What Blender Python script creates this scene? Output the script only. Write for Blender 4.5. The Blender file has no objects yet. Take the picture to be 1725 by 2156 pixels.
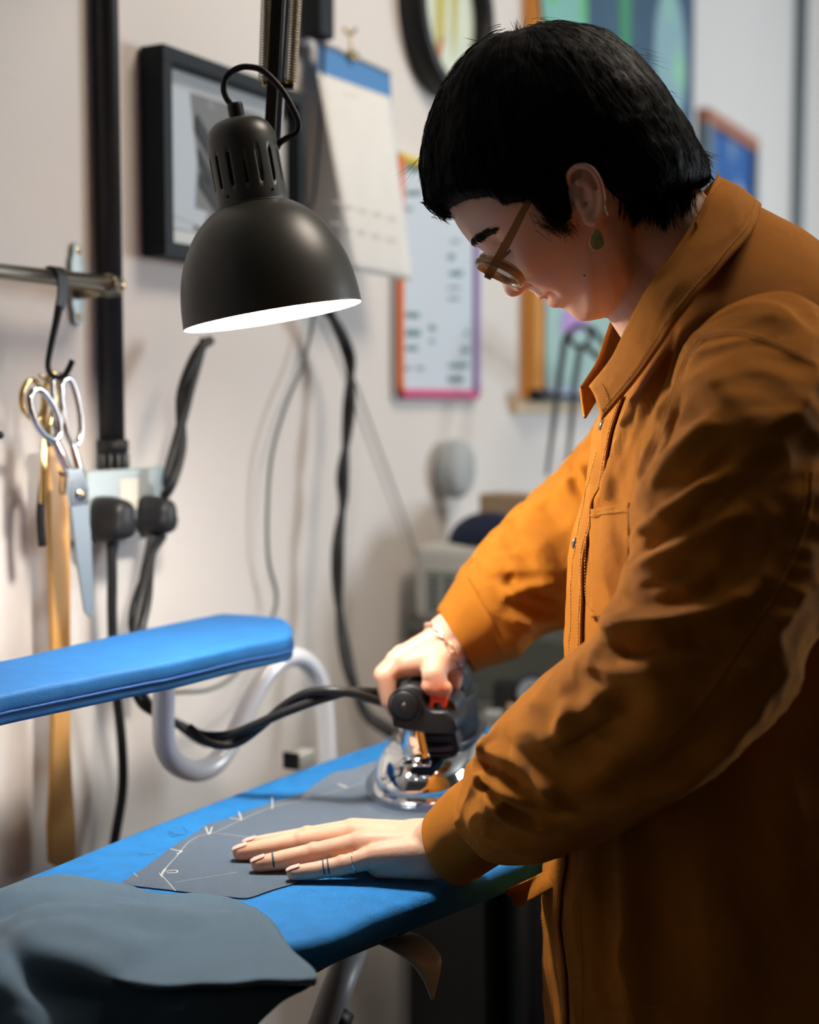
L_WIN, L_CEIL, L_LAMP, EXPO = 88, 18, 9, 0.35
import bpy, bmesh, math, random
import numpy as np
from mathutils import Vector, Matrix, noise
from mathutils.bvhtree import BVHTree
random.seed(7)
SC = bpy.context.scene
COL = SC.collection
V = lambda *a: np.array(a, float)
# ---------------------------------------------------------------- camera
TH = math.radians(4.35); CT, ST = math.cos(TH), math.sin(TH); CZ = 1.33; F = 3000.0
CAM = V(0, 0, CZ)
cd = bpy.data.cameras.new('camera'); cam = bpy.data.objects.new('camera', cd); COL.objects.link(cam)
cd.sensor_fit = 'VERTICAL'; cd.sensor_height = 36; cd.sensor_width = 28.8; cd.lens = F*36/2156
cam.location = (0, 0, CZ); cam.rotation_euler = (math.pi/2-TH, 0, 0)
cd.dof.use_dof = True; cd.dof.focus_distance = 1.17; cd.dof.aperture_fstop = 3.0
cd.clip_start = .01
SC.camera = cam
def ray(px, py):
    dx = (px-862.5)/F; dy = (1078-py)/F
    return V(dx, CT+dy*ST, -ST+dy*CT)
def W(px, py, Y):
    d = ray(px, py); return CAM+d*(Y/d[1])
def Zp(px, py, z):
    d = ray(px, py); return CAM+d*((z-CZ)/d[2])
W0 = V(-.3695, 1.63, 0); U = V(.4679, .8838, 0); N = V(.8838, -.4679, 0); UP = V(0, 0, 1)
def WP(px, py, out=0.):
    d = ray(px, py); t = (np.dot(W0+N*out-CAM, N))/np.dot(d, N); return CAM+d*t
def SW(s, out, z): return W0+U*s+N*out+UP*z
def toS(p): q = p-W0; return np.array([np.dot(q, U), np.dot(q, N), p[2]])
# ---------------------------------------------------------------- materials
def MAT(name, col, rough=.6, metal=0, bump=0, bscale=200, var=0, vscale=8, emit=None, trans=0, ior=1.45, spec=.5,
        coat=0, sheen=0, attr=None, wave=None, sss=0, detail=4, bump2=0, b2scale=20, vcol=None):
    m = bpy.data.materials.new(name); m.use_nodes = True
    nt = m.node_tree; b = nt.nodes['Principled BSDF']
    b.inputs['Base Color'].default_value = (*col, 1); b.inputs['Roughness'].default_value = rough
    b.inputs['Metallic'].default_value = metal; b.inputs['IOR'].default_value = ior
    b.inputs['Specular IOR Level'].default_value = spec
    if trans: b.inputs['Transmission Weight'].default_value = trans
    if coat: b.inputs['Coat Weight'].default_value = coat; b.inputs['Coat Roughness'].default_value = .1
    if sheen: b.inputs['Sheen Weight'].default_value = sheen; b.inputs['Sheen Roughness'].default_value = .5
    if sss:
        b.inputs['Subsurface Weight'].default_value = sss
        b.inputs['Subsurface Radius'].default_value = (.9, .35, .2); b.inputs['Subsurface Scale'].default_value = .006
    if emit: b.inputs['Emission Color'].default_value = (*emit[0], 1); b.inputs['Emission Strength'].default_value = emit[1]
    tc = nt.nodes.new('ShaderNodeTexCoord')
    src = None
    if attr:
        a = nt.nodes.new('ShaderNodeAttribute'); a.attribute_name = attr
        mx = nt.nodes.new('ShaderNodeMix'); mx.data_type = 'RGBA'; mx.blend_type = 'MULTIPLY'; mx.inputs[0].default_value = 1
        mx.inputs[6].default_value = (*col, 1); nt.links.new(a.outputs['Color'], mx.inputs[7]); src = mx.outputs[2]
    if var:
        n = nt.nodes.new('ShaderNodeTexNoise'); n.inputs['Scale'].default_value = vscale; n.inputs['Detail'].default_value = 6
        nt.links.new(tc.outputs['Object'], n.inputs['Vector'])
        mr = nt.nodes.new('ShaderNodeMapRange'); mr.inputs[1].default_value = .3; mr.inputs[2].default_value = .7
        mr.inputs[3].default_value = 1-var; mr.inputs[4].default_value = 1+var
        nt.links.new(n.outputs['Fac'], mr.inputs[0])
        mx = nt.nodes.new('ShaderNodeVectorMath'); mx.operation = 'SCALE'
        if src: nt.links.new(src, mx.inputs[0])
        else: mx.inputs[0].default_value = col
        nt.links.new(mr.outputs[0], mx.inputs['Scale']); src = mx.outputs[0]
    if vcol:   # second colour mottled in
        n = nt.nodes.new('ShaderNodeTexNoise'); n.inputs['Scale'].default_value = vcol[1]; n.inputs['Detail'].default_value = 3
        nt.links.new(tc.outputs['Object'], n.inputs['Vector'])
        mr = nt.nodes.new('ShaderNodeMapRange'); mr.inputs[1].default_value = vcol[2]; mr.inputs[2].default_value = vcol[2]+.12
        nt.links.new(n.outputs['Fac'], mr.inputs[0])
        mx = nt.nodes.new('ShaderNodeMix'); mx.data_type = 'RGBA'
        nt.links.new(mr.outputs[0], mx.inputs[0])
        if src: nt.links.new(src, mx.inputs[6])
        else: mx.inputs[6].default_value = (*col, 1)
        mx.inputs[7].default_value = (*vcol[0], 1); src = mx.outputs[2]
    if src: nt.links.new(src, b.inputs['Base Color'])
    last = None
    if bump:
        if wave:
            n = nt.nodes.new('ShaderNodeTexWave'); n.inputs['Scale'].default_value = bscale; n.inputs['Distortion'].default_value = .4
            n.bands_direction = 'DIAGONAL'
        else:
            n = nt.nodes.new('ShaderNodeTexNoise'); n.inputs['Scale'].default_value = bscale; n.inputs['Detail'].default_value = detail
        nt.links.new(tc.outputs['Object'], n.inputs['Vector'])
        bp = nt.nodes.new('ShaderNodeBump'); bp.inputs['Strength'].default_value = 1; bp.inputs['Distance'].default_value = bump
        nt.links.new(n.outputs['Fac'], bp.inputs['Height']); last = bp
    if bump2:
        n = nt.nodes.new('ShaderNodeTexNoise'); n.inputs['Scale'].default_value = b2scale; n.inputs['Detail'].default_value = 3
        nt.links.new(tc.outputs['Object'], n.inputs['Vector'])
        bp = nt.nodes.new('ShaderNodeBump'); bp.inputs['Strength'].default_value = 1; bp.inputs['Distance'].default_value = bump2
        nt.links.new(n.outputs['Fac'], bp.inputs['Height'])
        if last: nt.links.new(last.outputs[0], bp.inputs['Normal'])
        last = bp
    if last: nt.links.new(last.outputs[0], b.inputs['Normal'])
    return m
def GLASS(name, tint=(1, 1, 1), refl=.5, ior=1.45, rough=.02):
    m = bpy.data.materials.new(name); m.use_nodes = True; nt = m.node_tree; nt.nodes.clear()
    o = nt.nodes.new('ShaderNodeOutputMaterial'); mx = nt.nodes.new('ShaderNodeMixShader'); t = nt.nodes.new('ShaderNodeBsdfTransparent'); g = nt.nodes.new('ShaderNodeBsdfGlossy'); f = nt.nodes.new('ShaderNodeLayerWeight'); f.inputs[0].default_value = .5
    t.inputs[0].default_value = (*tint, 1); g.inputs['Roughness'].default_value = rough
    pw = nt.nodes.new('ShaderNodeMath'); pw.operation = 'POWER'; pw.inputs[1].default_value = 2.5; nt.links.new(f.outputs['Facing'], pw.inputs[0])
    ml = nt.nodes.new('ShaderNodeMath'); ml.operation = 'MULTIPLY_ADD'; ml.inputs[1].default_value = refl; ml.inputs[2].default_value = .04; nt.links.new(pw.outputs[0], ml.inputs[0]); nt.links.new(ml.outputs[0], mx.inputs[0]); nt.links.new(t.outputs[0], mx.inputs[1]); nt.links.new(g.outputs[0], mx.inputs[2]); nt.links.new(mx.outputs[0], o.inputs[0]); return m
# ---------------------------------------------------------------- mesh collecting
class MB:
    def __init__(s): s.v = []; s.f = []; s.n = 0
    def add(s, v, f):
        v = np.asarray(v, float).reshape(-1, 3); s.v.append(v)
        s.f += [tuple(int(i)+s.n for i in q) for q in f]; s.n += len(v); return s
    def merge(s, o): return s.add(np.concatenate(o.v), o.f)
    def verts(s): return np.concatenate(s.v)
def link(name, mb, mat, parent=None, loc=None, smooth=True, attr=None, fixn=True, angle=None):
    me = bpy.data.meshes.new(name); v = mb.verts() if isinstance(mb, MB) else mb[0]; f = mb.f if isinstance(mb, MB) else mb[1]
    loc = V(0, 0, 0) if loc is None else np.asarray(loc, float)
    me.from_pydata((v-loc).tolist(), [], f)
    if fixn:
        bm = bmesh.new(); bm.from_mesh(me); bmesh.ops.recalc_face_normals(bm, faces=bm.faces); bm.to_mesh(me); bm.free()
    me.materials.append(mat)
    if smooth:
        if angle is None: me.shade_smooth()
        else:
            me.shade_smooth(); me.set_sharp_from_angle(angle=math.radians(angle))
    if attr is not None:
        ca = me.color_attributes.new('tint', 'FLOAT_COLOR', 'POINT')
        ca.data.foreach_set('color', np.c_[attr, np.ones(len(attr))].astype(np.float32).ravel())
    me.update()
    o = bpy.data.objects.new(name, me); COL.objects.link(o)
    if parent is not None: o.parent = parent
    return o
def tag(o, label, cat, group=None):
    o['label'] = label; o['category'] = cat
    if group: o['group'] = group
    return o
class Thing:
    def __init__(s, name, label, cat, loc, group=None):
        s.loc = np.asarray(loc, float); s.o = bpy.data.objects.new(name, None); COL.objects.link(s.o)
        s.o.location = s.loc.tolist(); s.o.empty_display_size = .02; tag(s.o, label, cat, group)
    def part(s, name, mb, mat, parent=None, label=None, **k):
        o = link(name, mb, mat, parent or s.o, s.loc, **k)
        if label: o['label'] = label
        return o
def solo(name, label, cat, mb, mat, group=None, **k):
    v = mb.verts(); loc = V(*((v.min(0)+v.max(0))/2)); loc[2] = v[:, 2].min()
    o = link(name, mb, mat, None, loc, **k); o.location = loc.tolist(); return tag(o, label, cat, group)
def struct(name, mb, mat, parent=None, **k):
    o = link(name, mb, mat, parent, **k)
    if parent is None: o['kind'] = 'structure'
    return o
# ---------------------------------------------------------------- shapes
def norm(a): a = np.asarray(a, float); return a/(np.linalg.norm(a, axis=-1, keepdims=True)+1e-12)
def cr(P, n, closed=False):
    """Catmull-Rom resample along axis 0 to n samples."""
    P = np.asarray(P, float); k = len(P)
    if closed: t = np.arange(n)*k/n
    else: t = np.linspace(0, k-1, n)
    i = np.floor(t).astype(int)
    if not closed: i = np.minimum(i, k-2)
    f = (t-i).reshape((-1,)+(1,)*(P.ndim-1))
    if closed: g = lambda j: P[(i+j) % k]
    else:
        Q = np.concatenate([[2*P[0]-P[1]], P, [2*P[-1]-P[-2]]]); g = lambda j: Q[i+j+1]
    a, b, c, d = g(-1), g(0), g(1), g(2)
    return .5*((2*b)+(-a+c)*f+(2*a-5*b+4*c-d)*f**2+(-a+3*b-3*c+d)*f**3)
def grid(mb, P, closed_j=False, closed_i=False):
    m, n = P.shape[:2]; f = []
    for i in range(m if closed_i else m-1):
        for j in range(n if closed_j else n-1):
            a = i*n+j; b = i*n+(j+1) % n; c = ((i+1) % m)*n+(j+1) % n; d = ((i+1) % m)*n+j
            f.append((a, b, c, d))
    return mb.add(P.reshape(-1, 3), f)
def frames(P, up=None, closed=False):
    T = np.gradient(P, axis=0) if not closed else (np.roll(P, -1, 0)-np.roll(P, 1, 0)); T = norm(T)
    u = np.asarray(up if up is not None else (V(0, 0, 1) if abs(T[0][2]) < .9 else V(1, 0, 0)), float)
    A = []
    for t in T:
        u = u-t*np.dot(u, t); u = u/np.linalg.norm(u); A.append(u.copy())
    A = np.array(A); return T, A, np.cross(T, A)
def tube(mb, pts, r, sides=12, n=None, up=None, flat=1., closed=False, cap=True, twist=0):
    P = np.asarray(pts, float)
    if n: P = cr(P, n, closed)
    m = len(P); T, A, B = frames(P, up, closed)
    r = np.asarray(r, float)
    if r.ndim == 0: r = np.full(m, float(r))
    elif len(r) != m: r = np.interp(np.linspace(0, 1, m), np.linspace(0, 1, len(r)), r)
    an = np.linspace(0, 2*math.pi, sides, endpoint=False); G = np.zeros((m, sides, 3))
    for i in range(m):
        ph = twist*i/m
        a2 = A[i]*math.cos(ph)+B[i]*math.sin(ph); b2 = -A[i]*math.sin(ph)+B[i]*math.cos(ph)
        G[i] = P[i]+r[i]*(np.cos(an)[:, None]*a2*flat+np.sin(an)[:, None]*b2)
    base = mb.n; grid(mb, G, True, closed)
    if cap and not closed:
        mb.f.append(tuple(base+j for j in range(sides))[::-1]); mb.f.append(tuple(base+(m-1)*sides+j for j in range(sides)))
    return mb
def basis(x=None, z=None, y=None):
    pass
def lathe(mb, prof, org, axis, seg=48, ref=None):
    """prof list of (r,h) along axis"""
    a = norm(axis); ref = V(1, 0, 0) if ref is None else ref
    if abs(np.dot(ref, a)) > .9: ref = V(0, 0, 1)
    e1 = norm(ref-a*np.dot(ref, a)); e2 = np.cross(a, e1)
    an = np.linspace(0, 2*math.pi, seg, endpoint=False)
    P = np.array([[org+a*h+r*(math.cos(t)*e1+math.sin(t)*e2) for t in an] for r, h in prof])
    return grid(mb, P, True)
def box(mb, c, ax, ay, az, bev=0):
    """c centre, ax/ay/az half vectors; bevel by chamfered corners"""
    c = np.asarray(c, float); ax, ay, az = map(lambda q: np.asarray(q, float), (ax, ay, az))
    if not bev:
        v = [c+i*ax+j*ay+k*az for i in (-1, 1) for j in (-1, 1) for k in (-1, 1)]
        return mb.add(v, [(0, 1, 3, 2), (4, 6, 7, 5), (0, 4, 5, 1), (2, 3, 7, 6), (0, 2, 6, 4), (1, 5, 7, 3)])
    bm = bmesh.new(); bmesh.ops.create_cube(bm, size=2)
    L = [np.linalg.norm(q) for q in (ax, ay, az)]
    for v in bm.verts: v.co = Vector((v.co.x*L[0], v.co.y*L[1], v.co.z*L[2]))
    bmesh.ops.bevel(bm, geom=bm.edges[:], offset=min(bev, .95*min(L)), segments=3, profile=.6, affect='EDGES')
    R = np.array([ax/L[0], ay/L[1], az/L[2]]); vs = np.array([v.co[:] for v in bm.verts])@R+c
    mb.add(vs, [[v.index for v in f.verts] for f in bm.faces]); bm.free(); return mb
def prism(mb, poly, depth, rnd=0):
    """poly: (k,3) planar outline; extruded by vector depth; rnd rounding of the rims"""
    poly = np.asarray(poly, float); k = len(poly); D = np.asarray(depth, float); L = np.linalg.norm(D); d = D/L
    c = poly.mean(0)
    T = norm(np.roll(poly, -1, 0)-np.roll(poly, 1, 0)); O = np.cross(T, d)
    if np.sum(O*(poly-c)) < 0: O = -O
    rings = []
    if rnd:
        for a in np.linspace(0, math.pi/2, 5): rings.append(poly-O*rnd*(1-math.sin(a))+d*rnd*(1-math.cos(a)))
        for a in np.linspace(math.pi/2, 0, 5): rings.append(poly-O*rnd*(1-math.sin(a))+d*(L-rnd*(1-math.cos(a))))
    else: rings = [poly, poly+D]
    base = mb.n; G = np.array(rings); grid(mb, G, True)
    m = len(rings)
    mb.f.append(tuple(base+j for j in range(k))[::-1]); mb.f.append(tuple(base+(m-1)*k+j for j in range(k))); return mb
def ell(mb, c, ax, ay, az, nu=24, nv=14, p=1.):
    u = np.linspace(0, 2*math.pi, nu, endpoint=False); v = np.linspace(-math.pi/2+.02, math.pi/2-.02, nv)
    sp = lambda x: np.sign(x)*np.abs(x)**p
    G = np.array([[c+sp(math.cos(b))*sp(math.cos(a))*ax+sp(math.cos(b))*sp(math.sin(a))*ay+sp(math.sin(b))*az for a in u] for b in v])
    base = mb.n; grid(mb, G, True)
    mb.f.append(tuple(base+j for j in range(nu))[::-1]); mb.f.append(tuple(base+(nv-1)*nu+j for j in range(nu))); return mb
def sph(mb, c, r, nu=16, nv=10): return ell(mb, np.asarray(c, float), V(r, 0, 0), V(0, r, 0), V(0, 0, r), nu, nv)
def capsule(mb, p0, p1, r0, r1, sides=20):
    p0 = np.asarray(p0, float); p1 = np.asarray(p1, float); d = p1-p0; L = np.linalg.norm(d)
    if L < 1e-6: return sph(mb, p0, r0)
    d /= L; pr = []
    for a in np.linspace(-math.pi/2+.05, 0, 7): pr.append((r0*math.cos(a), r0*math.sin(a)))
    for a in np.linspace(0, math.pi/2-.05, 7): pr.append((r1*math.cos(a), L+r1*math.sin(a)))
    base = mb.n; lathe(mb, pr, p0, d, sides)
    m = len(pr); mb.f.append(tuple(base+j for j in range(sides))[::-1]); mb.f.append(tuple(base+(m-1)*sides+j for j in range(sides))); return mb
def chain(mb, pts, rs, sides=20):
    for i in range(len(pts)-1): capsule(mb, pts[i], pts[i+1], rs[i], rs[i+1], sides)
    return mb
def helix(mb, p0, p1, R, turns, r, per=10, sides=5):
    p0, p1 = np.asarray(p0, float), np.asarray(p1, float); d = p1-p0; a = norm(d); e1 = norm(np.cross(a, V(0, 1, .1))); e2 = np.cross(a, e1)
    t = np.linspace(0, 1, turns*per); ang = t*turns*2*math.pi
    P = p0+d*t[:, None]+R*(np.cos(ang)[:, None]*e1+np.sin(ang)[:, None]*e2)
    return tube(mb, P, r, sides, up=a)
def solid(o, t, off=-1):
    m = o.modifiers.new('thick', 'SOLIDIFY'); m.thickness = t; m.offset = off; return o
def subd(o, n=1):
    m = o.modifiers.new('sub', 'SUBSURF'); m.levels = n; m.render_levels = n; return o
def nz(p, s=1., seed=0.): return noise.noise(Vector((p[0]*s+seed, p[1]*s+seed*.7, p[2]*s-seed)))
def WR(s0, s1, z0, z1, out): # rectangle on wall
    return np.array([SW(s0, out, z0), SW(s1, out, z0), SW(s1, out, z1), SW(s0, out, z1)])
def wbox(mb, s0, s1, o0, o1, z0, z1, bev=0):
    return box(mb, SW((s0+s1)/2, (o0+o1)/2, (z0+z1)/2), U*(s1-s0)/2, N*(o1-o0)/2, UP*(z1-z0)/2, bev)
# ================================================================ materials
m_wall = MAT('wall_paint', (.74, .70, .665), .75, bump=.0006, bscale=90, var=.02, vscale=3)
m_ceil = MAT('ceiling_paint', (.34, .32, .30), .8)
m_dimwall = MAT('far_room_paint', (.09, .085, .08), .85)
m_floor = MAT('floor_boards', (.08, .055, .04), .6, var=.25, vscale=4)
m_white = MAT('white_gloss', (.8, .8, .8), .3)
m_whitepipe = MAT('white_enamel', (.78, .8, .84), .22, coat=.4)
m_black = MAT('black_plastic', (.011, .011, .013), .45, spec=.4)
m_blacksoft = MAT('black_rubber', (.014, .014, .015), .5)
m_blackmat = MAT('black_matte_paint', (.028, .028, .025), .36)
m_chrome = MAT('chrome', (.86, .86, .86), .06, 1)
m_chrome2 = MAT('shears_chrome', (.50, .50, .50), .14, 1)
m_steel = MAT('brushed_steel', (.62, .58, .5), .25, 1)
m_brass = MAT('brass', (.75, .55, .25), .25, 1)
m_blade = MAT('steel_blade', (.30, .33, .35), .42, 1)
m_grey = MAT('grey_painted_metal', (.36, .41, .41), .4, .2)
m_frameblk = MAT('black_stained_wood', (.008, .013, .018), .6, bump=.0003, bscale=60, spec=.3)
m_frameint = m_frameblk
m_blue = MAT('blue_felt_cover', (.004, .155, .43), .85, bump=.0006, bscale=900, var=.12, vscale=60, bump2=.0015, b2scale=22)
m_blue2 = MAT('blue_cotton_cover', (.006, .115, .34), .75, bump=.0004, bscale=700, var=.08, vscale=30, bump2=.002, b2scale=16)
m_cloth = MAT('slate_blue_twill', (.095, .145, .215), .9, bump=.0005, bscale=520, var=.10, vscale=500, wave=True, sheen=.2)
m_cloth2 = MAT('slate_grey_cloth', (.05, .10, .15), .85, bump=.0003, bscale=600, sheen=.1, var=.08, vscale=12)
m_chalk = MAT('chalk', (.75, .74, .7), .95)
m_wood = MAT('varnished_beech', (.62, .33, .10), .4, var=.12, vscale=9)
m_woodor = MAT('orange_pine', (.72, .30, .05), .5, var=.1, vscale=6)
m_woodpale = MAT('pale_pine', (.72, .55, .36), .6, var=.05, vscale=5)
m_lampwhite = MAT('white_enamel_lining', (.9, .9, .9), .5)
# ================================================================ room
zc = 2.75; sL, sR = -2.2, 4.6; OUT = 3.4
def plane(P, flip=False): return MB().add(P, [(0, 1, 2, 3)])
mb = MB(); wbox(mb, sL, sR, -.12, 0, 0, zc); struct('wall_left', mb, m_wall, smooth=False)
mb = MB(); wbox(mb, sR, sR+.12, -.12, OUT, 0, zc); struct('wall_back', mb, m_wall, smooth=False)
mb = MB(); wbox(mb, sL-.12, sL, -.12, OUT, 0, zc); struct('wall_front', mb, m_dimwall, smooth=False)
mb = MB(); wbox(mb, sL-.12, sR+.12, -.12, OUT+.12, -.1, 0); struct('floor', mb, m_floor, smooth=False)
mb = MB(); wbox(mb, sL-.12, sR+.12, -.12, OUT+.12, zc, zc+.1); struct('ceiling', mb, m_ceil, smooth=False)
# right wall with a tall window opening
ws0, ws1, wz0, wz1 = 2.6, 3.6, 1.15, 2.35
mb = MB()
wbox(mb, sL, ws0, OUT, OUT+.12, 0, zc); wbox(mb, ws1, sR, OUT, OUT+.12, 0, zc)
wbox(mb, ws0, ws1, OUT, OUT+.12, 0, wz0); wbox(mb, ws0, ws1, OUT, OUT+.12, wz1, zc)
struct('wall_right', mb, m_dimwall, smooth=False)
mb = MB(); t = .045
for a, b, c, d in ((ws0, ws1, wz0, wz0+t), (ws0, ws1, wz1-t, wz1), (ws0, ws0+t, wz0, wz1), (ws1-t, ws1, wz0, wz1),
                   ((ws0+ws1)/2-t/2, (ws0+ws1)/2+t/2, wz0, wz1)): wbox(mb, a, b, OUT+.03, OUT+.08, c, d)
struct('window_1', mb, m_white, smooth=False)
mb = MB(); wbox(mb, sL, sR, .0, .015, 0, .11, .003); struct('baseboard_left', mb, m_white, smooth=False)
# grey vertical pipe boxing near the far end of the wall
p = toS(WP(1662, 700))
mb = MB(); tube(mb, [SW(p[0], .022, 0), SW(p[0], .022, zc)], .017, 14); solo('vertical_pipe', 'thin grey pipe running floor to ceiling at the far right of the wall', 'pipe', mb, MAT('grey_pipe_paint', (.2, .24, .25), .5))
# ================================================================ lights
def area(name, loc, target, sx, sy, power, col):
    l = bpy.data.lights.new(name, 'AREA'); l.shape = 'RECTANGLE'; l.size = sx; l.size_y = sy; l.energy = power; l.color = col
    o = bpy.data.objects.new(name, l); COL.objects.link(o); o.location = loc.tolist()
    d = Vector((target-loc).tolist()); o.rotation_euler = d.to_track_quat('-Z', 'Y').to_euler(); return o
area('window_daylight', SW((ws0+ws1)/2, OUT+.1, (wz0+wz1)/2), SW(1.2, 0, 1.2), ws1-ws0, wz1-wz0, L_WIN, (.84, .93, 1.))
area('ceiling_panel_light', SW(.5, 1.1, zc-.06), SW(.5, 1.1, 0), .6, .6, L_CEIL, (1., .86, .72))
w = bpy.data.worlds.new('world'); SC.world = w; w.use_nodes = True
w.node_tree.nodes['Background'].inputs[0].default_value = (.75, .85, 1, 1); w.node_tree.nodes['Background'].inputs[1].default_value = .4
SC.view_settings.view_transform = 'Standard'; SC.view_settings.look = 'None'; SC.view_settings.gamma = 1
SC.view_settings.exposure = EXPO
# ================================================================ black conduit and socket
pT = WP(232, 0); pB = WP(232, 930); s0 = toS(WP(213, 500, .014))[0]; s1 = toS(WP(249, 500, .014))[0]; sc = (s0+s1)/2; hr = (s1-s0)/2*.92
c = Thing('conduit', 'black electrical conduit pipe running down the wall into the double socket', 'pipe', SW(sc, .014, toS(pB)[2]))
mb = MB(); tube(mb, [SW(sc, .014, toS(pB)[2]-.005), SW(sc, .014, zc)], hr, 20); c.part('pipe', mb, m_blacksoft)
mb = MB(); zb = toS(WP(230, 925))[2]; z2 = toS(WP(230, 985))[2]
lathe(mb, [(0, 0), (hr*1.22, 0), (hr*1.22, .6*(zb-z2)), (hr*1.3, .62*(zb-z2)), (hr*1.3, .97*(zb-z2)), (hr*1.1, zb-z2)], SW(sc, .014, z2), UP, 24); c.part('gland', mb, m_black)
mb = MB()
for k in range(12):
    a = k*math.pi/6; q = SW(sc, .014, 0)+hr*1.24*(math.cos(a)*U+math.sin(a)*N); box(mb, q+UP*(z2+.009), U*.0012, N*.0012, UP*.008)
c.part('gland_rib', mb, MAT('grey_rib', (.12, .12, .12), .4))
# socket
a = toS(WP(183, 1070, .036)); b = toS(WP(352, 1070, .036)); zt = toS(WP(183, 992, .036))[2]; zz = toS(WP(183, 1150, .036))[2]
sk = Thing('socket', 'grey metal double wall socket with a paper label between two black plugs', 'socket', SW((a[0]+b[0])/2, 0, zz))
def rrect(s0, s1, z0, z1, r, out, n=6):
    P = []
    for cx, cz, a0 in ((s1-r, z1-r, 0), (s0+r, z1-r, 90), (s0+r, z0+r, 180), (s1-r, z0+r, 270)):
        for k in range(n+1):
            t = math.radians(a0+90*k/n); P.append(SW(cx+r*math.cos(t), out, cz+r*math.sin(t)))
    return np.array(P)
mb = MB(); prism(mb, rrect(a[0]+.003, b[0]-.003, zz+.003, zt-.003, .006, 0), N*.03, .002); sk.part('back_box', mb, m_grey, angle=40)
mb = MB(); prism(mb, rrect(a[0], b[0], zz, zt, .008, .03), N*.006, .002); sk.part('face_plate', mb, m_grey, angle=40)
q = toS(WP(252, 1008, .036)); r_ = toS(WP(292, 1070, .036))
mb = MB(); prism(mb, np.array([SW(q[0], .0362, q[2]), SW(r_[0], .0362, q[2]-.001), SW(r_[0]-.003, .0362, r_[2]), SW(q[0]+.001, .0362, r_[2]+.002)]), N*.0004)
sk.part('paper_label', mb, MAT('cream_paper', (.72, .7, .6), .8), label='torn cream paper label', smooth=False)
for x in (.15, .85):
    mb = MB(); q = SW(a[0]+(b[0]-a[0])*x, .036, zt-.045); lathe(mb, [(.0001, .001), (.003, .001), (.0035, 0)], q, N, 12); sk.part('screw', mb, m_steel)
def plug(px, py, w, h, label, round_=False):
    c = toS(WP(px, py, .05)); t = Thing('plug', label, 'plug', SW(c[0], .036, c[2]))
    P = []
    for k in range(32):
        an = 2*math.pi*k/32; x = math.cos(an); y = math.sin(an)
        e = .62 if not round_ else .85
        xx = abs(x)**e*math.copysign(1, x)*w*(1+(.12 if y < 0 else -.06)); yy = abs(y)**e*math.copysign(1, y)*h; P.append((xx, yy))
    R = []
    for o_, k_ in ((.036, 1), (.046, 1), (.056, .95), (.066, .86), (.072, .75), (.0745, .55)):
        R.append([SW(c[0]+x*k_, o_, c[2]+y*k_) for x, y in P])
    mb = MB(); grid(mb, np.array(R), True); mb.f.append(tuple(range(32))); mb.f.append(tuple(5*32+j for j in range(32)))
    t.part('body', mb, m_black)
    mb = MB(); capsule(mb, SW(c[0], .052, c[2]-h*.9), SW(c[0], .052, c[2]-h*1.35), .0075, .0055); t.part('cord_grip', mb, m_blacksoft)
    return t, c
t1, c1 = plug(234, 1094, .0205, .026, 'square black plug in the left side of the grey double socket')
mb = MB(); o_ = .052
pts = [WP(234, 1135, o_), WP(236, 1200, .05), WP(236, 1300, .045), WP(241, 1420, .04), WP(256, 1560, .035), WP(258, 1660, .03), WP(243, 1760, .03), WP(225, 1860, .03), WP(210, 2000, .03)]
tube(mb, pts, .0058, 12, n=80); t1.part('cord', mb, m_blacksoft)
t2, c2 = plug(327, 1086, .018, .024, 'rounded black plug in the right side of the grey double socket', True)
mb = MB()
pts = [WP(322, 1128, o_), WP(312, 1180, .05), WP(303, 1240, .05), WP(296, 1330, .045), WP(292, 1420, .045), WP(305, 1480, .04), WP(340, 1530, .04), WP(360, 1620, .04), WP(350, 1800, .04)]
tube(mb, pts[:5], [.008, .0085, .0095, .009, .008], 12, n=60, flat=.55, up=N); t2.part('cord', mb, m_blacksoft)
mb = MB(); tube(mb, [WP(312, 1190, .062), WP(285, 1255, .062), WP(275, 1310, .06), WP(282, 1350, .055)], .0028, 8, n=40); t2.part('thin_cord', mb, m_blacksoft)
# ================================================================ rail with bracket
ro = .055; ra = WP(-60, 566, ro); rb = WP(248, 601, ro); zr = (WP(100, 583, ro)[2]); sa = toS(ra)[0]-.25; sb = toS(rb)[0]
rl = Thing('hanging_rail', 'brushed steel hanging rail on a grey wall bracket, upper left', 'rail', SW(sb, ro, zr))
rr = .0088
mb = MB(); tube(mb, [SW(sa, ro, zr), SW(sb, ro, zr)], rr, 28); rl.part('rod', mb, m_steel)
mb = MB(); sph(mb, SW(sb, ro, zr), rr*1.02, 20, 12); rl.part('end_cap', mb, m_brass)
sbk = toS(WP(163, 600, .004))[0]
mb = MB(); tube(mb, [SW(sbk-.005, ro, zr), SW(sb-.018, ro, zr)], rr*1.28, 28); tube(mb, [SW(sbk, .004, zr-.004), SW(sbk+.008, ro, zr-.002)], .011, 20); rl.part('socket_arm', mb, MAT('aged_steel', (.34, .28, .2), .3, 1))
zt_ = WP(163, 510, .004)[2]; zb_ = WP(163, 685, .004)[2]; hw = .0115
prof = [(0, 1.0), (.42, .97), (.62, .9), (.68, .8), (.7, .68), (.92, .6), (1.0, .45), (1.0, .3), (1.02, 0)]
L_ = [(x, y) for x, y in prof]+[(x, -y) for x, y in prof[::-1][1:]]; L_ = L_+[(-x, y) for x, y in L_[::-1][1:-1]]
P = np.array([SW(sbk+x*hw, .0005, (zt_+zb_)/2+y*(zt_-zb_)/2) for x, y in L_]); mb = MB(); prism(mb, P, N*.005, .0015); rl.part('wall_plate', mb, m_grey, angle=40)
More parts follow.
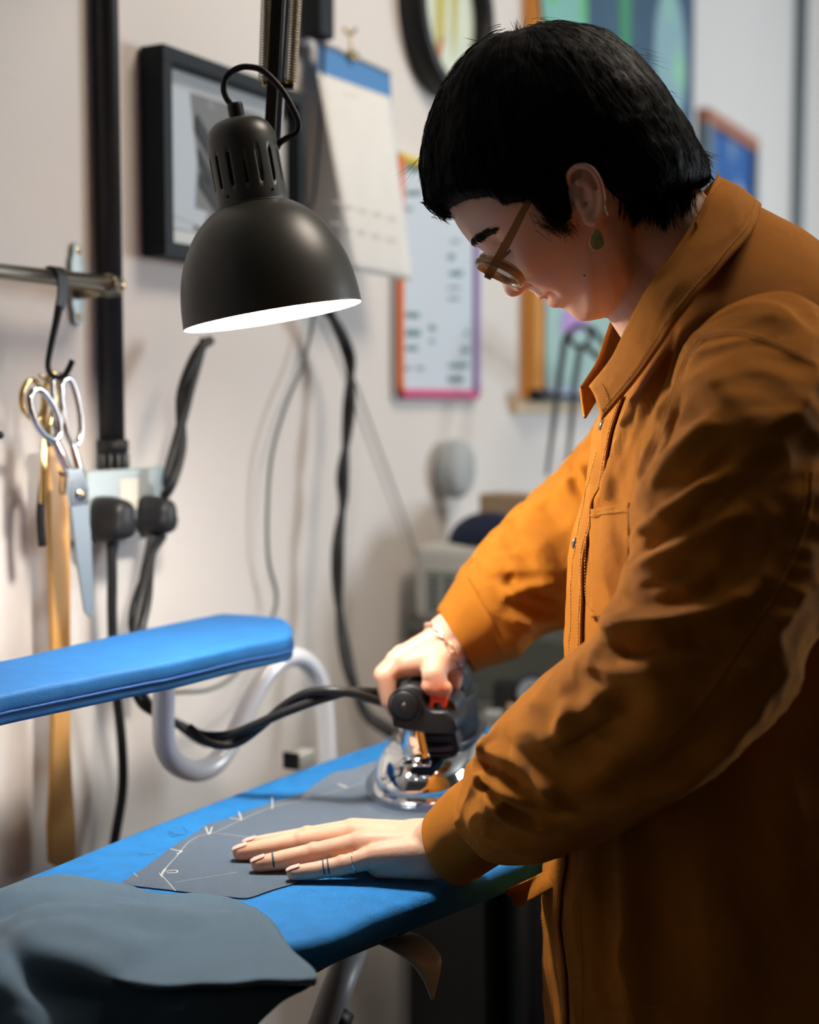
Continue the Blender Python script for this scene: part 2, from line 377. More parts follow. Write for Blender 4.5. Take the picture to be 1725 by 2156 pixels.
for py in (528, 667):
    mb = MB(); q = toS(WP(166, py, .0055)); lathe(mb, [(.0001, .0012), (.003, .0012), (.0042, 0)], SW(q[0], .0055, q[2]), N, 14)
    box(mb, SW(q[0], .0068, q[2]), U*.0028, N*.0002, UP*.0005); rl.part('screw', mb, m_brass)
# hook
hk = Thing('hook', 'black flat metal hook hung over the steel rail holding the shears', 'hook', SW(toS(WP(135, 583, ro))[0], ro, zr))
sh = toS(WP(133, 583, ro+.01))[0]
mb = MB(); P = []
for k in range(9):
    a = math.radians(200-k*200/8*1.0); P.append(SW(sh-.002, ro+math.cos(a)*(rr+.0018), zr+math.sin(a)*(rr+.0018)))
P.append(WP(131, 620, ro+.012)); P.append(WP(125, 650, ro+.012))
P = np.array(P); tube(mb, P, .0075, 8, n=40, up=U, flat=1.0)
def strap(mb, P, w, t, up):
    P = np.asarray(P); T, A, B = frames(P, up); w = np.interp(np.linspace(0, 1, len(P)), np.linspace(0, 1, len(w)), w)
    G = np.array([[P[i]+A[i]*w[i]+B[i]*t, P[i]-A[i]*w[i]+B[i]*t, P[i]-A[i]*w[i]-B[i]*t, P[i]+A[i]*w[i]-B[i]*t] for i in range(len(P))])
    base = mb.n; grid(mb, G, True); k = len(P); mb.f.append((base, base+1, base+2, base+3)); mb.f.append(tuple(base+(k-1)*4+j for j in range(4))); return mb
mb = MB(); strap(mb, cr(P, 40), [.0078, .0078, .0078, .0078, .006], .0012, U); hk.part('rail_loop', mb, m_black, angle=30)
mb = MB(); tube(mb, [WP(125, 645, ro+.012), WP(118, 680, ro+.012), WP(107, 730, ro+.012), WP(101, 768, ro+.013), WP(106, 786, ro+.018), WP(118, 794, ro+.022), WP(132, 793, ro+.026), WP(143, 780, ro+.03), WP(153, 758, ro+.034)], [.0048, .004, .0034, .003, .003, .003, .003, .0032, .003], 12, n=60); hk.part('stem', mb, m_black)
# shears
def loop(mb, pts, r, out=ro+.02, n=48, **k): return tube(mb, [WP(x, y, out if len(q) == 0 else q[0]) for x, y, *q in pts], r, 12, n=n, closed=True, **k)
shs = Thing('tailor_shears', 'large chrome tailor shears hanging open-handled from the black hook', 'scissors', WP(165, 1000, ro+.02))
o1 = ro+.024
mb = MB(); loop(mb, [(62, 838), (70, 822), (85, 820), (103, 840), (118, 868), (125, 900), (122, 920), (108, 924), (90, 912), (75, 890), (65, 862)], [.0036], o1)
loop(mb, [(118, 792), (128, 790), (131, 810), (130, 850), (127, 900), (120, 925), (116, 890), (112, 840), (111, 805)], [.0026], o1-.004)
tube(mb, [WP(112, 920, o1), WP(128, 955, o1), WP(142, 985, o1), WP(152, 1005, o1), WP(157, 1040, o1), WP(162, 1060, o1)], [.0045, .006, .0062, .006, .0065, .0065], 12, n=40, flat=.6, up=N); shs.part('handle', mb, m_chrome2)
mb = MB(); loop(mb, [(140, 797), (150, 802), (160, 830), (168, 870), (170, 905), (165, 930), (156, 937), (146, 925), (138, 900), (131, 860), (128, 830), (130, 805)], [.0033], o1-.004)
tube(mb, [WP(152, 934, o1-.003), WP(158, 955, o1-.003), WP(166, 985, o1-.003), WP(172, 1010, o1-.003), WP(176, 1040, o1-.003), WP(172, 1062, o1-.003)], [.004, .005, .006, .006, .006, .006], 12, n=40, flat=.6, up=N); shs.part('handle', mb, m_chrome2)
def blade(pts, out, t=.0022):
    mb = MB(); P = np.array([WP(x, y, out) for x, y in pts]); prism(mb, P, N*t); return mb
shs.part('blade', blade([(140, 990), (168, 985), (182, 1030), (181, 1062), (143, 1066), (138, 1030)], o1+.002, .003), m_chrome2, smooth=False)
shs.part('blade', blade([(147, 1060), (181, 1060), (188, 1120), (192, 1200), (194, 1280), (189, 1302), (178, 1290), (164, 1200), (154, 1120)], o1, .002), m_blade, smooth=False)
shs.part('blade', blade([(151, 1064), (158, 1064), (170, 1150), (180, 1240), (181, 1292), (176, 1288), (161, 1190)], o1-.004, .002), m_blade, smooth=False)
mb = MB(); q = WP(169, 1041, o1+.005); lathe(mb, [(.0001, .003), (.004, .003), (.0065, .0015), (.007, 0)], q, N, 24); sc_ = shs.part('pivot_screw', mb, m_chrome2)
mb = MB(); lathe(mb, [(.0001, .001), (.0022, .001), (.0025, 0)], q+N*.003, N, 12); shs.part('pivot_nut', mb, m_brass, parent=sc_)
# brass scissors behind
bs = Thing('brass_scissors', 'small aged brass scissors hanging behind the chrome shears', 'scissors', WP(80, 880, ro))
mb = MB(); loop(mb, [(46, 830), (58, 804), (72, 802), (84, 815), (92, 840), (88, 870), (76, 885), (60, 876), (48, 858)], [.003], ro+.004); bs.part('handle', mb, m_brass)
mb = MB(); loop(mb, [(100, 800), (115, 786), (118, 820), (110, 870), (100, 905), (92, 890), (96, 840)], [.003], ro+.006); tube(mb, [WP(100, 900, ro+.004), WP(102, 940, ro+.004)], .004, 10)
tube(mb, [WP(83, 790, ro+.014), WP(98, 803, ro+.012), WP(108, 808, ro+.01)], .0018, 8); bs.part('handle', mb, m_brass)
mb = MB(); strap(mb, [WP(96, 905, ro+.004), WP(92, 950, ro+.004), WP(90, 1010, ro+.004), WP(89, 1060, ro+.004)], [.004, .0035, .003], .001, U); bs.part('blade', mb, m_brass, smooth=False)
# wooden hip curve
hc = [(92, 935), (112, 930), (124, 960), (134, 1010), (139, 1200), (139, 1400), (139, 1560), (143, 1650), (150, 1740), (150, 1815), (128, 1830), (98, 1815), (96, 1740), (101, 1640), (104, 1500), (101, 1300), (97, 1150), (92, 1000)]
mb = MB(); prism(mb, np.array([WP(x, y, .03) for x, y in hc]), N*.007, .0015)
q_ = solo('wooden_ruler', 'long curved wooden tailor ruler hanging on the wall below the shears', 'ruler', mb, m_wood, angle=30)
tp = Thing('hanging_tool', 'slim black handled tool hanging to the left of the wooden ruler', 'tool', WP(88, 1060, .05))
mb = MB(); tube(mb, [WP(90, 1000, .05), WP(87, 1040, .05), WP(85, 1090, .05), WP(89, 1150, .05)], [.003, .0042, .0046, .0046], 12, n=24); tp.part('handle', mb, m_black)
mb = MB(); tube(mb, [WP(100, 790, .055), WP(96, 880, .052), WP(91, 960, .05), WP(90, 1002, .05)], [.002, .002, .0035], 8, n=20); tp.part('shaft', mb, m_woodor)
mb = MB(); sph(mb, WP(0, 916, .08), .004, 16, 10); tube(mb, [WP(-2, 916, .08), WP(-40, 916, 0)], .003, 8); solo('coat_peg', 'dark round metal peg at the left edge of the wall', 'peg', mb, m_black)
# small black clip dangling on ruler side
mb = MB(); tube(mb, [WP(128, 998, .05), WP(127, 1035, .05), WP(130, 1042, .05)], .001, 6); tube(mb, [WP(124, 995, .05), WP(136, 1000, .052)], .0018, 6); tube(mb, [WP(136, 1000, .052), WP(136, 1042, .052)], .0012, 6)
solo('safety_pin', 'tiny black pin hanging between the wooden ruler and the shears', 'pin', mb, m_black)
# ================================================================ framed picture
fs0 = toS(WP(292, 300, .03))[0]; fs1 = toS(WP(636, 300, .03))[0]; fz1 = WP(345, 93, .035)[2]; fz0 = WP(330, 535, .035)[2]
fr = Thing('framed_picture', 'black wooden frame with a grey photographic print hanging behind the lamp', 'picture', SW((fs0+fs1)/2, 0, fz0))
fs0 = toS(WP(343, 300, .035))[0]; 
fw = .017; D = .037
mb = MB()
for q in ((fs0, fs1, fz1-fw, fz1), (fs0, fs1, fz0, fz0+fw), (fs0, fs0+fw, fz0+fw, fz1-fw), (fs1-fw, fs1, fz0+fw, fz1-fw)): wbox(mb, q[0], q[1], .003, D, q[2], q[3], .0008)
fr.part('frame', mb, m_frameblk, smooth=False)
mb = MB(); wbox(mb, fs0+fw, fs1-fw, .012, .016, fz0+fw, fz1-fw); fr.part('mount', mb, MAT('mount_board', (.8, .84, .85), .8), smooth=False)
ps0, ps1, pz0, pz1 = fs0+fw+.012, fs1-fw-.03, fz0+fw+.02, fz1-fw-.022
mb = MB(); wbox(mb, ps0, ps1, .016, .0168, pz0, pz1); pr = fr.part('print', mb, MAT('grey_photo_print', (.22, .23, .24), .6, vcol=((.62, .68, .75), 9, .5)), smooth=False)
def lerp(a, b, t): return a+(b-a)*t
def wpoly(mb, uv, s0, s1, z0, z1, out, t=.0004): return prism(mb, np.array([SW(lerp(s0, s1, u), out, lerp(z0, z1, v)) for u, v in uv]), N*t)
mb = MB(); wpoly(mb, [(0, 0), (.22, 0), (.26, .5), (.2, 1), (0, 1)], ps0, ps1, pz0, pz1, .017); wpoly(mb, [(0.0, .1), (.3, .04), (.35, .16), (0, .2)], ps0, ps1, pz0, pz1, .0176)
fr.part('print_highlight', mb, MAT('photo_pale', (.6, .68, .76), .6), parent=pr, smooth=False)
mb = MB()
for q in ([(.26, .86), (.5, .55), (.42, .5), (.24, .74)], [(.27, .62), (.46, .36), (.4, .3), (.28, .5)], [(.28, .44), (.6, .1), (.52, .07), (.28, .34)], [(.6, 1), (.85, .7), (1, .75), (1, .2), (.9, .2), (.8, .5), (.55, .86)]): wpoly(mb, q, ps0, ps1, pz0, pz1, .0182)
fr.part('print_shadow', mb, MAT('photo_dark', (.03, .035, .04), .6), parent=pr, smooth=False)
mb = MB(); mb.add(WR(fs0+fw, fs1-fw, fz0+fw, fz1-fw, .022), [(0, 1, 2, 3)]); fr.part('glass', mb, GLASS('picture_glass', (.96, .97, .97), ior=1.35), smooth=False)
# ================================================================ calendar
cp = lambda x, y, o: toS(WP(x, y, o))
cl = Thing('calendar', 'wall calendar with blue header and long white page hanging by a bulldog clip', 'calendar', WP(745, 100, .02))
def sheet(c4, o4, m, n, bulge, t=.0012):  # corners TL TR BR BL as px, outs
    G = np.zeros((m, n, 3))
    TL, TR, BR, BL = c4
    for i in range(m):
        for j in range(n):
            v = i/(m-1); u = j/(n-1); x = lerp(lerp(TL[0], TR[0], u), lerp(BL[0], BR[0], u), v); y = lerp(lerp(TL[1], TR[1], u), lerp(BL[1], BR[1], u), v)
            G[i, j] = WP(x, y, bulge(u, v))
    mb = MB(); grid(mb, G); return mb
bl = lambda u, v: .02+.055*v+.02*math.sin(v*3.0)
o = cl.part('page', sheet([(668, 150), (822, 205), (868, 592), (742, 568)], None, 24, 10, lambda u, v: bl(u, .12+.88*v)), MAT('calendar_paper', (.78, .77, .73), .8, var=.03, vscale=20), label='blank white page curling off the wall'); solid(o, .0008)
o = cl.part('header', sheet([(666, 88), (820, 156), (824, 232), (668, 172)], None, 8, 10, lambda u, v: .0225+.012*v), MAT('calendar_blue', (.08, .25, .55), .6), label='blue header sheet'); solid(o, .0012)
mb = MB()
for k in range(30):
    u = k/29
    if .38 < u < .52:
        if mb.n: cl.part('wire_binding', mb, m_frameblk); mb = MB()
        continue
    x = lerp(668, 818, u); y = lerp(89, 156, u); c_ = WP(x, y, .0235); ang = np.linspace(0, 2*math.pi, 10, endpoint=False)
    tube(mb, np.array([c_+math.cos(a)*N*.0035+math.sin(a)*UP*.004 for a in ang]), .0006, 5, closed=True)
cl.part('wire_binding', mb, MAT('dark_wire', (.02, .03, .05), .4, .8))
m_fw = MAT('faint_pink_ink', (.75, .71, .67), .8)
for k, (x0, x1, y) in enumerate(((728, 760, 196), (700, 850, 425), (695, 850, 470))):
    for j in range(3 if k == 0 else 5):
        u0 = j/(3 if k == 0 else 5); xa = lerp(x0, x1, u0); xb = xa+(x1-x0)*.12; yy = y+(xa-x0)*.25
        v = (yy-120)/(450); mb = MB(); tube(mb, [WP(xa, yy, bl(0, v)+.0035), WP(xb, yy+2, bl(0, v)+.0035)], .0009, 5); cl.part('faint_writing', mb, m_fw)
bc = Thing('bulldog_clip', 'small brass bulldog clip holding the top of the blue calendar', 'clip', WP(738, 90, .03))
mb = MB(); box(mb, WP(742, 118, .03), U*.01, N*.006, UP*.006, .002); bc.part('jaw', mb, m_brass)
mb = MB(); tube(mb, [WP(740, 112, .03), WP(737, 80, .03)], .0022, 8); tube(mb, [WP(724, 60, .03), WP(736, 72, .03), WP(748, 62, .03)], .003, 8, n=12); bc.part('grip', mb, m_brass)
# black hanging tube with cord
ht = Thing('hanging_handset', 'black oblong handset hanging above the calendar on its thin cord', 'handset', WP(685, 80, .03))
a_ = toS(WP(668, 40, .035)); b_ = toS(WP(700, 40, .035))
mb = MB(); wbox(mb, a_[0], b_[0], .01, .04, WP(685, 84, .03)[2], WP(685, -120, .03)[2], .006); ht.part('casing', mb, m_frameblk, angle=40)
mb = MB(); tube(mb, [WP(684, 84, .03), WP(680, 160, .034), WP(674, 260, .03), WP(668, 340, .012), WP(660, 420, .01), WP(646, 450, .01)], .002, 8, n=50); ht.part('cord', mb, m_blacksoft)
# round framed mirror, its reflections painted as coloured shapes
c_ = toS(WP(945, 0, .02)); R1 = c_[2]-toS(WP(905, 203, .02))[2]
xl = toS(WP(860, 20, .02))[0]; R1 = max(.11, (toS(WP(945, 20, .02))[0]-xl)); cz = toS(WP(940, 205, .02))[2]+R1
c_ = SW(xl+R1, .0, cz)
rm = Thing('round_mirror', 'round black-rimmed wall mirror with pale yellow and green reflections painted in', 'picture', c_-UP*R1)
mb = MB(); lathe(mb, [(R1*.80, .004), (R1*.80, .03), (R1*.86, .042), (R1*.95, .042), (R1, .034), (R1, .002)], c_, N, 72); rm.part('rim', mb, m_black)
mb = MB(); lathe(mb, [(.0001, .012), (R1*.82, .012)], c_, N, 64); rm.part('print', mb, MAT('pale_reflection', (.68, .76, .62), .5, var=.1, vscale=14), label='mirror disc in a painted pale green reflection')  # greenish mirror reflection put into the disc colour
mb = MB()
for x0, x1, z0, z1 in ((-.25, -.02, -.5, .8), ):
    prism(mb, np.array([c_+U*R1*x0*.9+UP*R1*z0+N*.0125, c_+U*R1*x1+UP*R1*(z0+.1)+N*.0125, c_+U*R1*(x1+.1)+UP*R1*z1*.8+N*.0125, c_+U*R1*x0+UP*R1*z1*.8+N*.0125]), N*.0006)
prism(mb, np.array([c_+U*R1*.22-UP*R1*.5+N*.0125, c_+U*R1*.3-UP*R1*.2+N*.0125, c_+U*R1*.4+UP*R1*.5+N*.0125, c_+U*R1*.18+UP*R1*.5+N*.0125]), N*.0006)
rm.part('reflection_shape', mb, MAT('ochre_reflection', (.55, .5, .12), .5), smooth=False)  # ochre streaks of the reflection, painted as flat shapes
mb = MB(); prism(mb, np.array([c_-U*R1*.3-UP*R1*.62+N*.0135, c_-U*R1*.15-UP*R1*.65+N*.0135, c_-U*R1*.02-UP*R1*.3+N*.0135, c_-U*R1*.1-UP*R1*.3+N*.0135]), N*.0006); rm.part('reflection_shape', mb, MAT('rust_reflection', (.5, .2, .1), .5), smooth=False)  # rust streak of the reflection, painted likewise
# ================================================================ weekly planner
ws_ = toS(WP(834, 700, .01))[0]; we = toS(WP(1008, 700, .01))[0]; zb = WP(840, 843, .01)[2]; zt = WP(840, 316, .01)[2]; t = .021; th = .012
pl = Thing('planner_board', 'white planner board with a rainbow coloured frame and faint teal handwriting', 'board', SW((ws_+we)/2, 0, zb))
mb = MB(); wbox(mb, ws_, we, .001, .008, zb, zt); pl.part('writing_surface', mb, MAT('whiteboard', (.62, .7, .78), .35), smooth=False)
CO = dict(o=(.85, .2, .04), y=(.8, .62, .08), p=(.36, .3, .62), m=(.65, .1, .25))
def rim(n, pts, col): mb = MB(); tube(mb, pts, .0085 if n != 'x' else .01, 12, n=24); pl.part('frame_edge', mb, MAT(n+'_rim', col, .4), label=n+' coloured edge')
e = t/2
rim('orange', [SW(ws_+e, .01, zt-e), SW(ws_+e, .01, zb+e)], CO['o']); rim('yellow', [SW(ws_+e, .01, zt-e), SW(we-e, .01, zt-e)], CO['y'])
rim('lilac', [SW(we-e, .01, zt-e), SW(we-e, .01, zb+e)], CO['p']); rim('magenta', [SW(ws_+e, .01, zb+e), SW(we-e, .01, zb+e)], CO['m'])
m_ink = MAT('teal_marker', (.2, .36, .38), .7)
def scribble(px, py, w, h, bold):
    mb = MB(); n = int(w/5)+3; pts = []
    for i in range(n*2): pts.append(WP(px+w*i/(n*2-1), py+h*.5*(1 if i % 2 else -1)*random.uniform(.4, 1)+w*.02, .0086))
    tube(mb, pts, bold, 5, n=n*8, cap=False, flat=.3, up=N); return mb
for x, y, w, h, b in ((855, 662, 28, 10, .003), (857, 700, 28, 12, .0036), (855, 732, 25, 8, .0026), (905, 690, 12, 14, .0022), (905, 718, 10, 8, .0014), (945, 540, 12, 14, .0022), (948, 574, 26, 10, .003), (944, 605, 26, 6, .0014), (944, 628, 26, 6, .0014),
                     (946, 768, 40, 9, .003), (944, 797, 32, 12, .003), (972, 736, 16, 10, .0022), (853, 358, 30, 5, .0018), (857, 405, 32, 8, .0024), (855, 440, 15, 6, .0014), (950, 508, 20, 5, .0014), (978, 700, 8, 10, .0012), (853, 775, 12, 8, .0012), (878, 775, 14, 8, .0012)):
    pl.part('handwriting', scribble(x, y, w, h, b), m_ink)
# smart speaker disc
c_ = WP(935, 987, .0); ra_ = .058
sp = Thing('wall_speaker', 'small pale grey fabric disc speaker fixed on the wall beside the sleeve', 'speaker', c_)
hz = (toS(WP(935, 922, .03))[2]-toS(WP(935, 1050, .03))[2])/2
mb = MB(); lathe(mb, [(.02, .0), (hz*.8, .001), (hz*.97, .012), (hz, .022), (hz*.95, .034), (hz*.8, .041), (hz*.5, .0455), (.0001, .047)], c_, N, 48); sp.part('fabric_cover', mb, MAT('speaker_fabric', (.42, .46, .48), .9, bump=.0006, bscale=300))
mb = MB(); lathe(mb, [(.03, .0), (.03, .004), (.001, .004)], c_-N*0, N, 24); sp.part('mount', mb, m_white)
# ================================================================ pin-board with poster
pb = Thing('poster_frame', 'orange pine board standing behind the hanging green and blue poster', 'frame', WP(1130, 840, 0))
pS = lambda x, o=.01: toS(WP(x, 700, o))[0]
zpb = WP(1130, 868, .01)[2]
mb = MB(); wbox(mb, pS(1108), pS(1150), .0, .03, WP(1130, 838, .01)[2], 2.5, .002); pb.part('stile', mb, m_woodor, smooth=False)
mb = MB(); wbox(mb, pS(1085), pS(1440), .0, .018, zpb, WP(1130, 840, .01)[2], .002); pb.part('bottom_rail', mb, m_woodpale, smooth=False)
ps = Thing('hanging_poster', 'hanging poster, dark blue above and pale green below, on a thin black rod', 'poster', SW(pS(1300), .035, zpb+.03))
x0, x1 = pS(1150, .035), pS(1452, .035); zm = WP(1200, 640, .035)[2]; zlo = WP(1150, 822, .035)[2]
mb = MB(); wbox(mb, x0, x1, .033, .035, zlo, 2.4); base = ps.part('sheet', mb, MAT('pale_green_print', (.36, .55, .52), .7, var=.08, vscale=6), smooth=False)
mb = MB(); wbox(mb, x0+.01, x1, .0352, .0358, WP(1300, 440, .035)[2], 2.39); ps.part('upper_print', mb, MAT('dark_blue_print', (.05, .11, .18), .7, var=.2, vscale=3), parent=base, smooth=False)
def disc(mb, c, ru, rz, out, n=28, t=.0006):
    c3 = toS(c); return prism(mb, np.array([SW(c3[0]+ru*math.cos(a), out, c3[2]+rz*math.sin(a)) for a in np.linspace(0, 2*math.pi, n, endpoint=False)]), N*t)
mb = MB(); disc(mb, WP(1190, 0, .036), .12, .14, .0362); ps.part('print_shape', mb, MAT('mint_print', (.22, .5, .45), .7, vcol=((.1, .5, .1), 9, .5)), parent=base, smooth=False)
mb = MB(); disc(mb, WP(1412, 120, .036), .12, .16, .0362); ps.part('print_shape', mb, MAT('pale_blue_print', (.28, .45, .5), .7, vcol=((.3, .6, .4), 5, .55)), parent=base, smooth=False)
mb = MB(); prism(mb, np.array([WP(1300, -80, .0365), WP(1330, -80, .0365), WP(1326, 150, .0365), WP(1308, 150, .0365)]), N*.0006); ps.part('print_shape', mb, MAT('green_stem_print', (.06, .3, .14), .7), parent=base, smooth=False)
mb = MB(); prism(mb, np.array([WP(1185, 655, .0362), WP(1225, 640, .0362), WP(1240, 680, .0362), WP(1210, 705, .0362), WP(1183, 700, .0362)]), N*.0006); ps.part('print_shape', mb, MAT('lilac_print', (.5, .3, .68), .7), parent=base, smooth=False)
mb = MB(); wbox(mb, x0, x1, .034, .04, zlo-.022, zlo+.012); ps.part('bottom_band', mb, MAT('pale_blue_band', (.42, .52, .68), .6), smooth=False)
zr_ = WP(1130, 832, .04)[2]; mb = MB(); tube(mb, [SW(pS(1121, .04), .044, zr_), SW(pS(1152, .04), .044, zr_)], .012, 14); tube(mb, [SW(pS(1121, .04), .046, zr_-.002), SW(x1+.02, .046, zr_-.006)], .005, 10); ps.part('rod', mb, m_black)
# blue framed picture far right
b0, b1 = toS(WP(1483, 300, .02))[0], toS(WP(1592, 300, .02))[0]; zt = WP(1483, 226, .02)[2]; zb = zt-1.05
bp = Thing('blue_picture', 'tall blue print in a thin copper coloured frame at the far right', 'picture', SW(b0, 0, zb))
f_ = .035; m_cw = MAT('copper_wood', (.42, .16, .09), .5); m_gw = MAT('grey_blue_wood', (.14, .2, .26), .5)
for q in ((b0, b1, zt-f_, zt), (b0, b1, zb, zb+f_)): mb = MB(); wbox(mb, q[0], q[1], .002, .03, q[2], q[3]); bp.part('frame_rail', mb, m_cw, smooth=False)
for q in ((b0, b0+.06, zb+f_, zt-f_), (b1-f_, b1, zb+f_, zt-f_)): mb = MB(); wbox(mb, q[0], q[1], .002, .03, q[2], q[3]); bp.part('frame_stile', mb, m_gw, smooth=False)
mb = MB(); wbox(mb, b0+.05, b1-.03, .004, .015, zb+.03, zt-.03); bp.part('print', mb, MAT('blue_print', (.02, .12, .38), .6, vcol=((.35, .45, .55), 4.5, .56)), smooth=False)
# calipers hanging in front of the poster
oc = .16
cal = Thing('pattern_callipers', 'long black metal callipers hanging in front of the green poster', 'tool', WP(1215, 710, oc))
mb = MB(); P = [WP(1221+22*math.cos(a), 708+22*math.sin(a), oc) for a in np.linspace(0, 2*math.pi, 20, endpoint=False)]; tube(mb, P, .0048, 10, closed=True); cal.part('ring', mb, m_black)
mb = MB(); sph(mb, WP(1198, 706, oc), .008, 14, 8); cal.part('pivot', mb, m_black)
for k in (((1190, 712), (1178, 800), (1165, 900), (1152, 1000)), ((1222, 735), (1212, 800), (1203, 900), (1192, 1000))):
    mb = MB(); tube(mb, [WP(x, y, oc) for x, y in k], [.006, .0055, .0045, .003], 10, n=20); cal.part('leg', mb, m_black)
for k, mt in ((((1245, 690), (1290, 745), (1350, 810)), MAT('dark_steel', (.1, .12, .12), .4, .6)), (((1235, 730), (1275, 765), (1330, 815)), m_black)):
    mb = MB(); tube(mb, [WP(x, y, oc) for x, y in k], .006, 10, n=16); cal.part('arm', mb, mt)
# ================================================================ ironing board
BZ = .93
def B2(px, py): q = toS(Zp(px, py, BZ)); return (q[0], q[1])
far = [B2(0, 1862), B2(300, 1742), B2(600, 1628), B2(840, 1545)]
near = [B2(640, 1985), B2(800, 1925), B2(960, 1868)]
out_ = [(.31, .28), (.325, .36), (.33, .50), (.315, .59), (.28, .62), (.2, .635), (0., .632), (-.11, .612), near[2], near[1], near[0], (-.50, .43), (-.66, .375), (-.76, .335), (-.79, .29), (-.77, .245), (-.70, .225), (-.58, .222), far[0], far[1], far[2], far[3]]
P2 = cr(np.array(out_), 140, True); P3 = np.array([SW(a, b, BZ-.026) for a, b in P2])
ib = Thing('ironing_board', 'blue felt-covered ironing board standing under the lamp', 'ironing board', SW(0, .42, 0))
mb = MB(); prism(mb, P3, UP*.026, .010); ib.part('padded_top', mb, m_blue, angle=50)
# steel tray under the pad
c2 = P2.mean(0); P4 = np.array([SW(c2[0]+(a-c2[0])*.9, c2[1]+(b-c2[1])*.72, BZ-.05) for a, b in P2])
mb = MB(); prism(mb, P4, UP*.024, .004); ib.part('tray', mb, MAT('dark_tray_paint', (.05, .05, .055), .5), angle=50)
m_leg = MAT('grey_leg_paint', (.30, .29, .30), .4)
mb = MB(); tube(mb, [WP(745, 1990, .42), WP(700, 2110, .42), WP(560, 2500, .42)], .015, 16); l1 = ib.part('leg', mb, m_leg)
q = WP(560, 2500, .42); 
mb = MB(); tube(mb, [WP(560, 2500, .42), SW(toS(q)[0]-.2, .42, .02)], .015, 16); l2 = ib.part('leg', mb, m_leg)
mb = MB(); tube(mb, [WP(706, 2126, .42), WP(690, 2170, .42)], .019, 16); ib.part('collar', mb, m_black, parent=l1)
mb = MB(); tube(mb, [SW(.22, .42, BZ-.05), SW(.25, .42, .02)], .02, 16); ib.part('leg', mb, MAT('hidden_leg_black', (.004, .004, .004), .95, spec=.1))  # leg blackened so it does not show against the black below the board
mb = MB(); tube(mb, [SW(toS(q)[0]-.2, .2, .02), SW(toS(q)[0]-.2, .62, .02)], .018, 16); ib.part('foot', mb, m_black)
mb = MB(); tube(mb, [SW(.25, .2, .02), SW(.25, .62, .02)], .018, 16); ib.part('foot', mb, m_black)
# grey curved paddle under the near edge
G = []
pa = [(800, 1985, 1.13), (830, 2000, 1.125), (865, 2025, 1.12), (892, 2060, 1.12), (911, 2104, 1.12)]
pb_ = [(845, 1962, 1.20), (885, 1968, 1.19), (920, 2000, 1.17), (930, 2030, 1.15), (914, 2104, 1.13)]
A_ = cr(np.array([W(*q) for q in pa]), 20); B_ = cr(np.array([W(*q) for q in pb_]), 20)
G = np.array([[lerp(A_[i], B_[i], j/7)+N*.006*math.sin(j/7*math.pi)*math.sin(i/19*math.pi) for j in range(8)] for i in range(20)])
mb = MB(); grid(mb, G); tube(mb, [SW(toS(A_[0])[0]+.06, toS(A_[0])[1]-.1, BZ-.06), (A_[0]+B_[0])/2], .008, 10)
o = ib.part('height_lever', mb, MAT('grey_lever_plastic', (.48, .47, .42), .35), label='grey curved plastic lever'); solid(o, .0016)
# bracket with black edge near sleeve arm
mb = MB(); box(mb, WP(634, 1598, .17), U*.018, N*.010, UP*.009, .002); ib.part('arm_socket', mb, MAT('pale_bracket', (.42, .42, .38), .4), angle=40)
mb = MB(); box(mb, WP(613, 1602, .171), U*.002, N*.0105, UP*.010); ib.part('arm_socket_lip', mb, m_black, smooth=False)
# ================================================================ sleeve board
SZ = 1.09
sb_ = Thing('sleeve_board', 'narrow blue padded sleeve board on a curved white pipe', 'sleeve board', WP(690, 1600, .2))
def S2(px, py, z=SZ): q = toS(Zp(px, py, z)); return (q[0], q[1])
ol = [S2(460, 1291), S2(535, 1293), S2(598, 1300), S2(617, 1316), S2(617, 1338), S2(510, 1358), S2(367, 1392), S2(255, 1412), S2(82, 1446)]
n0 = S2(0, 1462); f0 = S2(0, 1391); d_ = np.array(n0)-np.array(S2(255, 1412)); 
ol += [n0, (n0[0]-.12, n0[1]+.008), (n0[0]-.2, n0[1]-.01), (f0[0]-.25, f0[1]+.02), (f0[0]-.12, f0[1]+.0), f0, S2(230, 1339)]
Q2 = np.array(ol); 
def dens(P, n): # linear-ish densify with mild smoothing
    P = np.array(P); k = len(P); L = np.linalg.norm(np.roll(P, -1, 0)-P, axis=1); c = np.r_[0, np.cumsum(L)]; t = np.linspace(0, c[-1], n, endpoint=False)
    R = np.array([[np.interp(x, c, np.r_[P[:, d], P[0, d]]) for d in range(P.shape[1])] for x in t])
    for _ in range(2): R = .5*R+.25*(np.roll(R, 1, 0)+np.roll(R, -1, 0))
    return R
Q2 = dens(Q2, 150); Q3 = np.array([SW(a, b, SZ-.018) for a, b in Q2])
for i, q in enumerate(Q3): q[2] += .0006*nz(q, 40)
mb = MB(); prism(mb, Q3, UP*.018, .005); sb_.part('padded_top', mb, m_blue2, angle=60)
# lower half of the cover slightly proud, with seam
c2 = Q2.mean(0); mb = MB(); Q4 = np.array([SW(a, b, SZ-.027) for a, b in Q2]); prism(mb, Q4, UP*.0105, .004); sb_.part('cover_skirt', mb, m_blue2, angle=60)
mb = MB(); tube(mb, np.array([SW(a, b, SZ-.0165)+V(0, 0, .0005*nz(V(a, b, 0), 60)) for a, b in Q2]), .0014, 6, closed=True); sb_.part('piping', mb, MAT('navy_seam', (.008, .06, .22), .8))
po = .165
pipe = [(345, 1400), (345, 1460), (344, 1530), (350, 1580), (375, 1612), (415, 1624), (455, 1606), (490, 1555), (530, 1470), (560, 1420), (595, 1388), (632, 1385), (662, 1412), (678, 1455), (686, 1520), (690, 1610)]
mb = MB(); tube(mb, [WP(x, y, po) for x, y in pipe], [.0118]*2, 24, n=150); sb_.part('support_pipe', mb, m_whitepipe)
